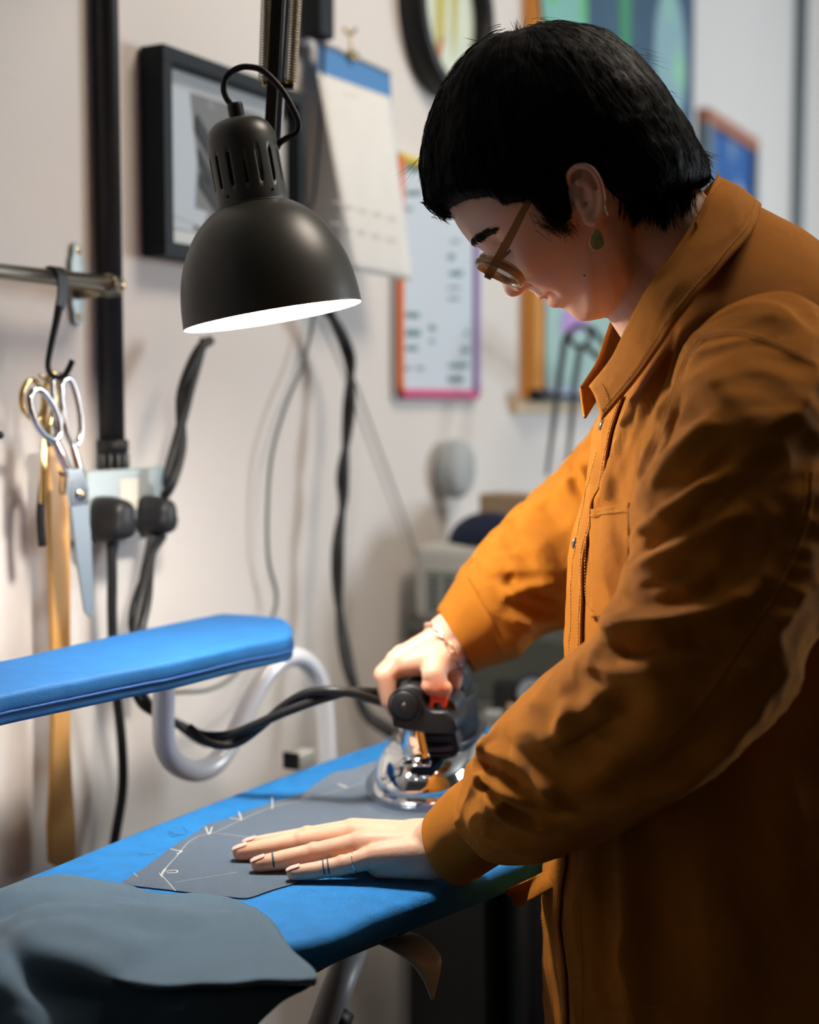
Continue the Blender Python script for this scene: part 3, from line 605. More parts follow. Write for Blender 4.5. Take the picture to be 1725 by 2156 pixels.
mb = MB(); box(mb, WP(345, 1405, po), U*.05, N*.014, UP*.003); sb_.part('mounting_plate', mb, m_white, smooth=False)
# ================================================================ cables on the wall
def cable(name, label, pts, r, mat=m_blacksoft, flat=1., twist=0, n=120, cat='cable', sides=10):
    mb = MB(); tube(mb, [WP(x, y, o) for x, y, o in pts], r, sides, n=n, flat=flat, up=N, twist=twist); return solo(name, label, cat, mb, mat)
def twin(name, label, pts, r, sep, turns, mat=m_blacksoft, n=200, conv=None, cat='cable'):
    P = cr(np.array([WP(*p) if conv is None else conv(*p) for p in pts]), n); T, A, B = frames(P, N); mb = MB()
    for k in (0, math.pi):
        ph = k+np.linspace(0, turns*2*math.pi, n); Q = P+sep*(np.cos(ph)[:, None]*A+np.sin(ph)[:, None]*B); tube(mb, Q, r, 10)
    return solo(name, label, cat, mb, mat)
twin('twisted_cable', 'thick black twisted cable pair looping down the wall left of the lamp', [(437, 716, .06), (418, 745, .06), (392, 820, .06), (383, 880, .06), (376, 940, .06), (358, 1010, .06), (350, 1040, .05)], .006, .0045, 1.2)
twin('power_cable', 'black cable running down behind the sleeve board to the iron', [(338, 1130, .05), (318, 1180, .06), (305, 1260, .09), (290, 1340, .1), (285, 1420, .1), (305, 1480, .105), (370, 1522, .12), (430, 1556, .13), (480, 1560, .135)], .0042, .0042, 1.5)
def W3(x, y, Y): return W(x, y, Y)
twin('iron_hose', 'black steam hose and lead sagging over the board into the iron handle', [(395, 1535, 1.42), (440, 1556, 1.42), (490, 1556, 1.42), (540, 1530, 1.41), (600, 1492, 1.40), (660, 1466, 1.39), (720, 1458, 1.385), (780, 1464, 1.42), (838, 1475, 1.45)], .0048, .0048, 1.4, conv=W3, cat='hose')
twin('hanging_cable', 'black twisted cable hanging down the wall right of the lamp shade', [(690, 655, .05), (712, 690, .05), (735, 750, .05), (738, 800, .05), (735, 860, .05), (728, 940, .05), (722, 1000, .05), (722, 1060, .05), (712, 1150, .05), (712, 1250, .05), (722, 1340, .06), (738, 1420, .08), (770, 1500, .1), (830, 1545, .14)], .0055, .0042, 3)
cable('thin_cable', 'thin grey cable curving down the wall and under the sleeve board', [(662, 660, .02), (640, 760, .02), (600, 860, .02), (572, 960, .02), (563, 1080, .02), (566, 1180, .02), (582, 1250, .02), (572, 1300, .02), (530, 1360, .03), (495, 1420, .04), (440, 1452, .05), (365, 1458, .06)], .0024, MAT('grey_cable', (.09, .11, .1), .5))
cable('wall_line', 'very thin grey line slanting down the wall to the radio', [(690, 668, .01), (735, 770, .01), (790, 920, .01), (830, 1030, .01), (868, 1140, .01), (885, 1220, .01)], .0017, MAT('pale_grey_line', (.24, .24, .23), .5))  # thin pale grey line just off the wall
# ================================================================ pattern piece of cloth
from_px = [(250, 1862), (300, 1830), (375, 1775), (410, 1755), (437, 1735), (470, 1728), (520, 1708), (570, 1690), (640, 1670), (680, 1640), (705, 1625), (740, 1620), (790, 1602), (830, 1600), (900, 1590), (960, 1600), (1010, 1640), (960, 1720), (880, 1760), (760, 1800), (620, 1860), (570, 1875), (520, 1893), (440, 1884), (340, 1872)]
PZ = BZ+.0004
R = dens(np.array([[*Zp(x, y, BZ+.001)[:2]] for x, y in from_px]), 260)
PC = [np.array([x+.0006*nz((x, y, 0), 300), y+.0006*nz((x, y, 5), 300), PZ]) for x, y in R]
mb = MB(); prism(mb, np.array(PC), UP*.0009); 
pp = Thing('pattern_piece', 'slate blue cloth pattern piece with white chalk marks lying flat on the board', 'fabric', V(*(np.array(PC).mean(0))))
pp.part('cloth', mb, m_cloth, angle=40)
def chalk(pts, r=.0006, n=14, nm='chalk_mark'):
    mb = MB(); tube(mb, [Zp(x, y, PZ+.0011) for x, y in pts], r, 6, n=n, flat=.3, up=UP); pp.part(nm, mb, m_chalk)
for q in ([(338, 1844), (345, 1832), (350, 1828)], [(344, 1835), (370, 1832), (372, 1837), (350, 1838)], [(359, 1787), (373, 1791)], [(372, 1798), (384, 1792)], [(374, 1790), (384, 1793)], [(433, 1741), (440, 1756), (447, 1741)], [(484, 1722), (497, 1724), (509, 1726)], [(503, 1709), (509, 1726)], [(572, 1678), (574, 1690), (573, 1703)],
          [(635, 1681), (646, 1675), (654, 1678)], [(636, 1680), (650, 1679)], [(712, 1650), (732, 1657)], [(713, 1652), (730, 1658)], [(785, 1632), (798, 1638)]): chalk(q, .00055)
chalk([(340, 1848), (352, 1825), (372, 1803), (395, 1775), (420, 1760), (450, 1753), (500, 1730), (570, 1700), (640, 1684), (720, 1662), (790, 1640)], .00024, 60, 'chalk_line')
chalk([(455, 1754), (520, 1762), (595, 1774)], .0002, 20, 'chalk_line'); chalk([(335, 1838), (352, 1855), (370, 1876)], .0003, 20, 'chalk_line'); chalk([(370, 1857), (440, 1846), (500, 1836)], .0002, 20, 'chalk_line'); chalk([(282, 1838), (290, 1846)], .0003, 6, 'chalk_line')
for q in ([(392, 1758), (370, 1757), (356, 1750), (362, 1762), (382, 1757)], [(395, 1752), (388, 1745), (384, 1740)], [(292, 1797), (310, 1800), (330, 1797)], [(253, 1862), (225, 1861), (198, 1864)]): mb = MB(); tube(mb, [Zp(x, y, PZ+.0008) for x, y in q], .00015, 5, n=24); pp.part('loose_thread', mb, m_blacksoft)
# ================================================================ draped cloth in the foreground
cpn = np.array([
 [(-260, 1930, 1.10), (-60, 1890, 1.13), (60, 1856, 1.15), (190, 1858, 1.15), (360, 1880, 1.14), (480, 1893, 1.12), (540, 1905, 1.10)],
 [(-260, 2000, 1.02), (-60, 1930, 1.05), (30, 1880, 1.10), (170, 1905, 1.08), (340, 1925, 1.07), (490, 1935, 1.07), (580, 1945, 1.07)],
 [(-260, 2060, .98), (-80, 2000, 1.0), (0, 1945, 1.04), (150, 1945, 1.01), (330, 2000, 1.01), (490, 2000, 1.03), (620, 2000, 1.045)],
 [(-260, 2120, .94), (-80, 2060, .96), (0, 1990, 1.0), (90, 1985, .955), (320, 2065, .965), (480, 2065, .99), (667, 2052, 1.025)],
 [(-260, 2200, .90), (-80, 2120, .92), (5, 2040, .93), (90, 2080, .94), (310, 2110, .955), (440, 2095, .955), (640, 2085, 1.0)],
 [(-260, 2300, .88), (-80, 2220, .90), (40, 2110, .915), (150, 2160, .935), (290, 2190, .95), (440, 2140, .96), (590, 2115, .985)],
 [(-260, 2500, .86), (-80, 2350, .88), (90, 2200, .91), (180, 2300, .935), (300, 2300, .95), (440, 2260, .985), (530, 2175, .975)]], float)
K = cr(np.transpose(cr(np.transpose(cpn, (1, 0, 2)), 90), (1, 0, 2)), 80)
G = np.array([[W(*q) for q in r] for r in K])
for i in range(G.shape[0]):
    for j in range(G.shape[1]):
        G[i, j] += UP*.007*nz(G[i, j], 11)+UP*.004*nz(G[i, j], 26, 3)
        fl_ = BZ+.005-max(0, i/79-.54)*.9
        if G[i, j, 2] < fl_: d_ = G[i, j]-CAM; G[i, j] = CAM+d_*((fl_-CZ)/d_[2])
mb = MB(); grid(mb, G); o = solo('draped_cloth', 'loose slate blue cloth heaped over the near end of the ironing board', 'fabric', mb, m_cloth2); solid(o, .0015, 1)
# ================================================================ steam iron
OI = V(.026, 1.475, BZ+.0016); fa = norm(V(-.24, -.97, 0)); la = V(.97, -.24, 0)
def I(a, b, z): return OI+fa*a+la*b+UP*z
def outl(k, a_off=0, n=56, len_=.112, wid=.058):
    P = []
    for t in np.linspace(0, 2*math.pi, n, endpoint=False):
        c, s = math.cos(t), math.sin(t)
        a = len_*c if c > 0 else len_*.9*math.copysign(abs(c)**.5, c)
        b = wid*math.copysign(abs(s)**.85, s)*(1-.0*max(c, 0))
        P.append((a*k+a_off, b*k))
    return P
ir = Thing('steam_iron', 'chrome steam iron with black handle and red switch held on the board', 'iron', I(0, 0, 0))
mb = MB(); prism(mb, np.array([I(a, b, 0) for a, b in outl(1)]), UP*.009, .002); ir.part('soleplate', mb, m_chrome, angle=40)
mb = MB()
G = np.array([[I(a, b, z) for a, b in outl(k)] for k, z in ((1.03, .003), (1.10, .006), (1.115, .011), (1.125, .011), (1.11, .005), (1.04, .0015))])
grid(mb, G, True); ir.part('clear_guard', mb, GLASS('clear_guard_plastic', (.86, .88, .92), ior=1.5, rough=.08), label='clear rim around the soleplate')
mb = MB(); RR = []
for k, z, ao in ((.94, .009, 0), (.96, .014, 0), (.955, .023, -.001), (.92, .032, -.003), (.85, .040, -.006), (.74, .046, -.01), (.6, .0495, -.014), (.4, .051, -.02)): RR.append([I(a, b, z) for a, b in outl(k, ao)])
grid(mb, np.array(RR), True); mb.f.append(tuple(7*56+j for j in range(56))); ir.part('housing', mb, m_chrome)
mb = MB(); prism(mb, np.array([I(a*.70-.014, b*.72+.006, .0485) for a, b in outl(1)]), UP*.006, .002); ir.part('deck', mb, MAT('dark_violet_plastic', (.03, .03, .045), .3), angle=40)
mb = MB(); prism(mb, np.array([I(-.012+.055*math.cos(t), .012+.03*math.copysign(abs(math.sin(t))**.6, math.sin(t)), .066) for t in np.linspace(0, 2*math.pi, 40, endpoint=False)])-UP*.013, UP*.045, .004); ir.part('lower_body', mb, m_black, angle=40)
# front bracket: vertical strip of bent chrome
def IP(px, py, a): # point on plane a=const through a pixel
    d = ray(px, py); t = np.dot(OI+fa*a-CAM, fa)/np.dot(d, fa); return CAM+d*t
def slab(pts, a, depth, rnd, n=None):
    P = np.array([IP(x, y, a) for x, y in pts]);
    if n: P = dens(P, n)
    mb = MB(); prism(mb, P, -fa*depth, rnd); return mb
G = []
for x0, x1, y, a in ((841, 890, 1526, .100), (841, 891, 1536, .101), (845, 898, 1570, .101), (850, 904, 1592, .101), (846, 908, 1604, .105), (838, 906, 1613, .113)): G.append([IP(lerp(x0, x1, u), y, a) for u in (0, .5, 1)])
mb = MB(); grid(mb, cr(np.array(G), 30)); o = ir.part('front_bracket', mb, m_chrome); solid(o, .0018, 0)
# handle side casting: knob + arm (seen from the nose)
kp = [(826, 1530), (823, 1500), (823, 1478), (829, 1458), (842, 1446), (858, 1441), (876, 1444), (888, 1456), (892, 1476), (898, 1490), (908, 1497), (938, 1497), (948, 1505), (960, 1520), (962, 1538), (955, 1546), (900, 1546), (880, 1542), (848, 1538), (836, 1534)]
ir.part('handle_casting', slab(kp, .106, .06, .004, 90), m_black, angle=40)
mb = MB(); c_ = IP(853, 1485, .1062); lathe(mb, [(.0145, 0), (.0145, .0015), (.0128, .003), (.0001, .0034)], c_, fa, 36); ir.part('handle_cap', mb, m_black)
mb = MB(); tube(mb, [c_+fa*.001+.0162*(math.cos(t)*la+math.sin(t)*UP) for t in np.linspace(0, 2*math.pi, 40, endpoint=False)], .0011, 8, closed=True); ir.part('cap_ring', mb, m_black)
mb = MB(); lathe(mb, [(.0001, .0009), (.0024, .0009), (.003, 0)], c_+fa*.0034, fa, 16); box(mb, c_+fa*.0045, la*.0022, UP*.0004, fa*.0003); ir.part('screw', mb, MAT('dark_screw', (.08, .08, .06), .35, .8))
hc_ = IP(866, 1480, .10)
mb = MB(); tube(mb, [hc_, hc_-fa*.16], .0145, 24); ir.part('grip', mb, m_blacksoft)
mb = MB(); box(mb, hc_-fa*.15+UP*-.03, la*.014, fa*.014, UP*.045, .004); ir.part('rear_post', mb, m_black, angle=40)
b1_ = slab([(905, 1466), (912, 1463), (936, 1464), (940, 1470), (936, 1492), (930, 1492), (929, 1480), (914, 1480), (912, 1492), (904, 1491)], .097, .02, .001)
ir.part('switch', b1_, MAT('red_switch', (.85, .07, .01), .3), angle=40, label='orange-red steam switch')
mb = slab([(930, 1464), (948, 1470), (960, 1482), (962, 1530), (935, 1540), (930, 1500)], .085, .05, .003, 50); ir.part('switch_block', mb, MAT('grey_plastic', (.05, .055, .07), .4), angle=40)
for x, y in ((943, 1521), (958, 1515)):
    mb = MB(); lathe(mb, [(.0001, .0025), (.002, .0022), (.0024, 0)], IP(x, y, .087), fa, 12); ir.part('rivet', mb, m_steel)
mb = slab([(885, 1546), (960, 1540), (968, 1580), (958, 1600), (905, 1612), (895, 1600)], .05, .1, .004, 60); ir.part('body_block', mb, m_black, angle=40)
mb = slab([(950, 1420), (962, 1412), (975, 1440), (985, 1500), (998, 1575), (990, 1592), (960, 1592), (958, 1500)], .0, .05, .003, 60); ir.part('heat_shield', mb, MAT('petrol_blue_plastic', (.003, .013, .024), .55, spec=.3), angle=40, label='petrol blue upright shield')
# ================================================================ background worktop and things on it
def swx(px, out, z=None):  # s for a vertical line through px at this distance out
    return toS(WP(px, 1078, out))[0]
s_t = swx(838, .0); zT = .86
tb = Thing('work_cabinet', 'black base cabinet standing against the wall under the olive chest', 'cabinet', SW(s_t+.7, .3, 0))
mb = MB(); wbox(mb, s_t, s_t+1.5, .02, .52, 0, zT-.02); tb.part('body', mb, MAT('black_laminate', (.01, .01, .01), .5), smooth=False)
mb = MB(); wbox(mb, s_t-.01, s_t+1.5, .01, .53, zT-.02, zT, .003); tb.part('worktop', mb, MAT('dark_grey_worktop', (.11, .115, .11), .45, var=.2, vscale=40), smooth=False)
bx0 = s_t+.01; zt_c = CZ+(850-1312)/F*SW(bx0, .1, 0)[1]
cb = Thing('storage_chest', 'dark olive grey metal storage chest on the cabinet behind the hands', 'chest', SW(bx0+.25, .3, zT))
mb = MB(); wbox(mb, bx0, bx0+.6, .015, .50, zT, zt_c-.02, .004); cb.part('body', mb, MAT('olive_grey_enamel', (.075, .082, .068), .45), smooth=False)
mb = MB(); wbox(mb, bx0-.006, bx0+.606, .012, .506, zt_c-.02, zt_c, .003); cb.part('lid', mb, MAT('olive_lid', (.13, .14, .125), .4), smooth=False)
r0 = swx(880, .04); zrt = CZ+(850-1148)/F*SW(r0, .1, 0)[1]
rd = Thing('radio', 'pale grey box radio with perforated side standing on the olive chest', 'radio', SW(r0+.1, .15, zt_c))
mb = MB(); wbox(mb, r0, r0+.3, .03, .33, zt_c, zrt, .02); rd.part('casing', mb, MAT('pale_grey_plastic', (.50, .51, .48), .5), angle=40)
mb = MB(); wbox(mb, r0-.003, r0+.001, .055, .31, zt_c+.012, zrt-.042); gl = rd.part('grille', mb, MAT('grey_grille', (.24, .27, .25), .6), smooth=False)
for i in range(7):
    for j in range(9): mb = MB(); box(mb, SW(r0-.0035, .07+j*.027, zt_c+.022+i*(zrt-zt_c-.075)/6), U*.0006, N*.004, UP*.0025); rd.part('perforation', mb, m_black, parent=gl, smooth=False)
c_ = SW(r0+.06, .14, zrt); mb = MB()
ell(mb, c_, U*.055, N*.07, UP*.05, 32, 16)
for v in mb.v[0]: v[2] = max(v[2], zrt+.0005)
hat = solo('knitted_cap', 'dark navy cap lying on top of the pale radio', 'cap', mb, MAT('navy_wool', (.008, .015, .04), .95, bump=.001, bscale=200))
mb = MB(); box(mb, SW(r0+.20, .17, zrt+.036), U*.035, N*.10, UP*.035, .004); solo('cardboard_box', 'small brown and cream carton behind the navy cap', 'box', mb, MAT('brown_card', (.36, .26, .17), .8, vcol=((.6, .58, .5), 14, .5)), smooth=False)
# small round side table carrying the clock and sewing bits
zS = .868; cS = Zp(1125, 1522, zS); rS = .108
sd = Thing('side_table', 'small round dark grey side table between the cabinet and the ironing board', 'table', V(cS[0], cS[1], 0))
mb = MB(); lathe(mb, [(.0001, -.022), (rS*.96, -.022), (rS, -.018), (rS, -.003), (rS*.985, 0), (.0001, 0)], cS, UP, 64); sd.part('tabletop', mb, MAT('grey_tabletop', (.13, .135, .13), .4, var=.2, vscale=40), angle=40)
mb = MB(); tube(mb, [cS-UP*.022, V(cS[0], cS[1], .02)], .018, 16); sd.part('pedestal', mb, m_black)
mb = MB(); lathe(mb, [(.0001, .03), (.05, .028), (.13, .012), (.14, 0), (.0001, 0)], V(cS[0], cS[1], 0), UP, 40); sd.part('foot', mb, m_black)
q = Zp(1122, 1494, zS)
ck = Thing('alarm_clock', 'round white-faced clock with navy body standing on the small grey table', 'clock', q)
vd = norm(V(-q[0], -q[1], 0)+V(-.35, 0, 0)); rc = .0235
mb = MB(); lathe(mb, [(.0001, -.016), (rc, -.016), (rc*1.12, -.008), (rc*1.12, .004), (rc*1.0, .008)], q+UP*rc*1.12, vd, 36); ck.part('case', mb, MAT('navy_clock', (.01, .02, .05), .4))
mb = MB(); lathe(mb, [(.0001, .004), (rc*.98, .004)], q+UP*rc*1.12, vd, 36); fc = ck.part('dial', mb, MAT('pale_dial', (.42, .48, .54), .5))
mb = MB(); lathe(mb, [(rc*.4, .0045), (rc*.4, .0055), (rc*.32, .0055)], q+UP*rc*1.12, vd, 24); ck.part('dial_ring', mb, m_black, parent=fc)
mb = MB(); box(mb, q+UP*rc*1.3+vd*.0065, UP*rc*.3, np.cross(UP, vd)*.0008, vd*.0003); ck.part('hand', mb, m_black, parent=fc)
q = Zp(1066, 1490, zS); mb = MB(); box(mb, q+UP*.020, norm(np.cross(UP, vd))*.0185, vd*.018, UP*.020, .003); solo('black_box', 'small black box beside the round clock on the grey table', 'box', mb, m_black, smooth=False)
for k, (px, py, r, col, nm, lb) in enumerate(((1072, 1506, .009, (.6, .42, .28), 'thread_spool', 'small peach thread spool lying before the black box'), (1040, 1510, .01, (.4, .44, .44), 'chalk_block', 'small grey chalk block left of the peach spool'), (1104, 1512, .008, (.45, .48, .47), 'thimble', 'small grey thimble under the round clock'))):
    q = Zp(px, py, zS); mb = MB()
    if k == 0: lathe(mb, [(.0001, 0), (r, 0), (r, .003), (r*.7, .004), (r*.7, .018), (r, .019), (r, .022), (.0001, .022)], q+UP*r, norm(V(1, .3, 0)), 20)
    elif k == 1: box(mb, q+UP*.005, V(.012, 0, 0), V(0, .008, 0), UP*.005, .002)
    else: lathe(mb, [(r, 0), (r*1.05, .001), (r*.85, .014), (r*.5, .018), (.0001, .019)], q, UP, 20)
    solo(nm, lb, {'thread_spool': 'spool', 'chalk_block': 'chalk', 'thimble': 'thimble'}[nm], mb, MAT(nm+'_mat', col, .6))
q = SW(s_t-.03, .30, 0); zz_ = .90
# ================================================================ desk lamp
LY = 1.30; m1 = LY/F
base_c = W(575, 666, LY); top_c = W(500, 250, LY); ax = norm(top_c-base_c); Lp = np.linalg.norm(top_c-base_c); kk = Lp/423.
m_lamp = MAT('charcoal_lamp_paint', (.040, .040, .033), .38, spec=.6)
lamp = Thing('desk_lamp', 'charcoal metal spring-arm lamp with bell shade hanging over the board', 'lamp', base_c)
prof = [(193, 0), (193.5, 2), (193, 12), (191, 40), (186, 75), (178, 108), (166, 140), (150, 170), (130, 197), (108, 218), (88, 232), (76, 238)]
PR = cr(np.array(prof, float), 48)*kk
inn = PR.copy(); inn[:, 0] -= .0012; 
mb = MB(); lathe(mb, [tuple(q) for q in PR], base_c, ax, 96, ref=V(0, -1, 0)); shd = lamp.part('shade', mb, m_lamp)
mb = MB(); lathe(mb, [tuple(PR[0])]+[tuple(q) for q in inn], base_c, ax, 96, ref=V(0, -1, 0)); lamp.part('shade_lining', mb, m_lampwhite, parent=shd, label='white enamel lining')
# neck with real slots
nk = [(76, 234), (77, 240), (76.5, 250), (76, 262), (75.5, 275), (75.3, 290), (75.2, 305), (75, 320), (75, 335), (75, 345), (74.5, 360), (73.5, 378), (70, 392), (63, 405), (52, 415), (38, 421), (18, 424)]
sg = 120; a_ = norm(ax); e1 = norm(V(0, -1, 0)-a_*np.dot(V(0, -1, 0), a_)); e2 = np.cross(a_, e1)
NK = np.array(nk, float)*kk; G = np.array([[base_c+a_*h+r*(math.cos(t)*e1+math.sin(t)*e2) for t in np.linspace(0, 2*math.pi, sg, endpoint=False)] for r, h in NK])
mb = MB(); fs = []
for i in range(len(nk)-1):
    for j in range(sg):
        if 4 <= i <= 8 and j % 8 in (0, 1) or (i in (3, 9) and False): continue
        fs.append((i*sg+j, i*sg+(j+1) % sg, (i+1)*sg+(j+1) % sg, (i+1)*sg+j))
mb.add(G.reshape(-1, 3), fs); o = lamp.part('socket_housing', mb, m_lamp, label='slotted lamp neck', angle=50); solid(o, .0015, -1)
mb = MB(); tube(mb, [base_c+a_*238*kk+76.5*kk*(math.cos(t)*e1+math.sin(t)*e2) for t in np.linspace(0, 2*math.pi, 60, endpoint=False)], .0011, 8, closed=True); lamp.part('collar_ring', mb, m_lamp)
for t in (.75, -.62):
    mb = MB(); q = base_c+a_*256*kk+76.5*kk*(math.cos(t)*e1+math.sin(t)*e2); sph(mb, q, .0014, 10, 6); lamp.part('rivet', mb, m_black)
mb = MB(); lathe(mb, [(.0001, 455*kk), (16*kk, 455*kk), (17*kk, 450*kk), (17*kk, 418*kk)], base_c, a_, 24); lamp.part('cord_grommet', mb, m_black)
mb = MB(); lathe(mb, [(.0001, 232*kk), (.030, 234*kk), (.030, 365*kk), (.0001, 372*kk)], base_c, a_, 24); lamp.part('holder_liner', mb, m_blacksoft)  # holder widened into a dark liner, added to keep bulb light out of the slots
mb = MB(); lathe(mb, [(.014, 232*kk), (.02, 205*kk), (.029, 170*kk), (.031, 150*kk), (.028, 125*kk), (.018, 108*kk), (.0001, 102*kk)], base_c, a_, 32); lamp.part('bulb', mb, MAT('glowing_bulb', (1, 1, 1), .5, emit=((1, .94, .85), 14)))
pl_ = bpy.data.lights.new('lamp_bulb_light', 'POINT'); pl_.energy = L_LAMP; pl_.color = (1, .93, .84); pl_.shadow_soft_size = .03
po_ = bpy.data.objects.new('lamp_bulb_light', pl_); COL.objects.link(po_); po_.location = (base_c+a_*70*kk).tolist()
# cord loop
mb = MB(); tube(mb, [W(493, 238, LY), W(488, 222, LY), W(476, 205, LY), W(471, 185, LY), W(478, 160, LY), W(500, 144, LY), W(525, 141, LY), W(555, 150, LY), W(590, 185, LY), W(612, 220, LY), W(628, 255, LY), W(625, 278, LY), W(605, 290, LY), W(590, 300, LY), W(583, 312, LY+.01)], .0021, 12, n=140, flat=1.35); lamp.part('cord', mb, m_blacksoft)
# arms
AY = LY+.045
m_arm = MAT('dark_arm_steel', (.05, .045, .04), .35, .6); m_armhi = MAT('grey_arm_steel', (.30, .31, .34), .3, .8)
def bar(p, q, w, d, mat, name='arm_bar'):
    mb = MB(); t = norm(q-p); s_ = norm(np.cross(t, V(0, 1, 0))); f_ = np.cross(t, s_); box(mb, (p+q)/2, (q-p)/2, s_*w, f_*d, .0008); lamp.part(name, mb, mat, angle=40)
jt = W(594, 330, AY)
top1 = W(602, -60, AY+.0)+0; 
bar(W(563, 400, AY), W(606, -420, AY), .0052, .0052, m_arm); bar(W(589, 300, AY+.004), W(632, -420, AY+.004), .0016, .006, m_armhi); bar(W(581, 300, AY+.012), W(618, -420, AY+.012), .0022, .003, m_armhi)
for (x0, y0, x1, y1) in ((557, 170, 577, -430), (613, 172, 648, -430)):
    mb = MB(); helix(mb, W(x0, y0, AY), W(x1, y1, AY), .0054, 105, .0008, per=9, sides=4); lamp.part('spring', mb, MAT('spring_steel', (.5, .46, .36), .35, 1))
mb = MB(); tube(mb, [W(553, 174, AY), W(613, 177, AY)], .002, 10); tube(mb, [W(553, 174, AY), W(558, 174, AY)], .0035, 10); tube(mb, [W(601, 174, AY), W(619, 174, AY)], .0035, 10); lamp.part('spring_pin', mb, m_brass)
mb = MB(); box(mb, W(604, 182, AY), V(.006, 0, 0), V(0, .003, 0), UP*.0022); lamp.part('spring_clip', mb, m_black, smooth=False)
mb = MB(); tube(mb, [W(560, 400, AY), W(545, 400, LY+.03)], .006, 12); tube(mb, [W(560, 385, AY-.01), W(560, 415, AY+.01)], .009, 12); lamp.part('knuckle', mb, m_black)
el = W(618, -420, AY+.005); wl = toS(el); mt = SW(wl[0]+.25, .0, el[2]+.12)
mb = MB(); tube(mb, [el-V(0, .012, 0), el+V(0, .012, 0)], .016, 20); lamp.part('elbow', mb, m_black)
bar(el, mt+N*.03, .006, .006, m_arm, 'lower_arm'); mb = MB(); box(mb, mt+N*.016, U*.03, N*.016, UP*.04, .004); lamp.part('wall_bracket', mb, m_black, angle=40)
# ================================================================ person
HY = 1.18                                   # depth plane of the head's middle
pe = Thing('person', 'person with short black hair in an ochre overshirt, bowed over the board, ironing', 'person', V(.30, 1.2, 0))
def voxel(mb, size, smooth=2, fac=.5):
    me = bpy.data.meshes.new('t'); me.from_pydata(mb.verts().tolist(), [], mb.f); bm = bmesh.new(); bm.from_mesh(me)
    bmesh.ops.recalc_face_normals(bm, faces=bm.faces); bm.to_mesh(me); bm.free()
    o = bpy.data.objects.new('t', me); COL.objects.link(o)
    m = o.modifiers.new('r', 'REMESH'); m.mode = 'VOXEL'; m.voxel_size = size
    if smooth: m = o.modifiers.new('s', 'SMOOTH'); m.iterations = smooth; m.factor = fac
    dg = bpy.context.evaluated_depsgraph_get(); ev = o.evaluated_get(dg); r = ev.to_mesh()
    n = len(r.vertices); v = np.empty(n*3); r.vertices.foreach_get('co', v); v = v.reshape(-1, 3)
    nn = np.empty(n*3); r.vertices.foreach_get('normal', nn); nn = nn.reshape(-1, 3)
    f = [tuple(p.vertices) for p in r.polygons]; ev.to_mesh_clear(); bpy.data.objects.remove(o); bpy.data.meshes.remove(me)
    return v, f, nn
def bvh(v, f): return BVHTree.FromPolygons(np.asarray(v).tolist(), f)
def hit(bv, px, py):
    d = ray(px, py); r = bv.ray_cast(Vector(CAM.tolist()), Vector(d.tolist()).normalized())
    return (None, None) if r[0] is None else (np.array(r[0]), np.array(r[1]))
# ---- head as polar surface around the ear-ish centre
HC = W(1200, 425, HY)
def H2(px, py): p = W(px, py, HY)-HC; return p[0], p[2]
mid_px = [(930, 400), (923, 350), (928, 290), (948, 235), (985, 182), (1035, 138), (1095, 110), (1160, 100), (1230, 108), (1295, 138), (1350, 190), (1388, 250), (1405, 310), (1400, 360), (1375, 420), (1345, 500), (1335, 570),
          (1328, 622), (1312, 642), (1292, 661), (1273, 669), (1254, 673), (1236, 676), (1219, 673), (1204, 662), (1194, 651), (1181, 648), (1167, 648), (1157, 643), (1153, 635), (1150, 629), (1143, 632), (1135, 629), (1129, 618), (1122, 604), (1112, 606), (1100, 618), (1088, 624), (1075, 625), (1065, 617), (1060, 604), (1054, 588), (1043, 566), (1030, 545), (1014, 526), (998, 515), (986, 503), (972, 487), (960, 468), (948, 445), (937, 422)]
base_px = mid_px[:23]+[(1212, 664), (1190, 650), (1165, 637), (1142, 622), (1120, 607), (1098, 590), (1076, 574), (1052, 554), (1030, 536), (1012, 522), (998, 512), (986, 501), (972, 486), (960, 468), (948, 445), (937, 422)]
def polar(px):
    P = np.array([H2(*q) for q in px]); P = cr(P, 900, True); th = np.arctan2(P[:, 1], P[:, 0]); r = np.hypot(P[:, 0], P[:, 1])
    T = np.linspace(-math.pi, math.pi, 721)[:-1]; R = np.zeros(720)
    k = ((th+math.pi)/(2*math.pi)*720).astype(int) % 720
    for a, b in zip(k, r): R[a] = max(R[a], b)
    ok = R > 0; R = np.interp(T, T[ok], R[ok], period=2*math.pi)
    R = (np.roll(R, 1)+R*2+np.roll(R, -1))/4; return T, R
TT, RM = polar(mid_px); _, RB = polar(base_px)
WD = .0745
def ang(px, py): a, b = H2(px, py); return math.atan2(b, a)
a_nose = ang(1070, 615); a_chin = ang(1236, 676); a_brow = ang(990, 510); a_lip = ang(1145, 632)
def adiff(a, b): return np.abs((a-b+math.pi) % (2*math.pi)-math.pi)
def headpt(th, ph, extra=0.):
    y = WD*math.sin(ph); rb = np.interp(th, TT, RB, period=2*math.pi); rm = np.interp(th, TT, RM, period=2*math.pi)
    dch = adiff(th, a_chin); dfa = adiff(th, a_lip)
    e = .80+.55*math.exp(-(dch/.42)**2)+.10*math.exp(-(dfa/.5)**2)
    sg = .0095+.012*math.exp(-(adiff(th, ang(1165, 640))/.16)**2)+.004*math.exp(-(adiff(th, a_nose)/.12)**2)
    r = rb*max(math.cos(ph), 1e-4)**e+(rm-rb)*math.exp(-(y/sg)**2)
    return np.array([HC[0]+(r+extra)*math.cos(th), HC[1]+y, HC[2]+(r+extra)*math.sin(th)])
nt, nph = 300, 121
PH = np.linspace(-math.pi/2+.012, math.pi/2-.012, nph); THs = np.linspace(-math.pi, math.pi, nt, endpoint=False)
HG = np.array([[headpt(t, p) for t in THs] for p in PH])
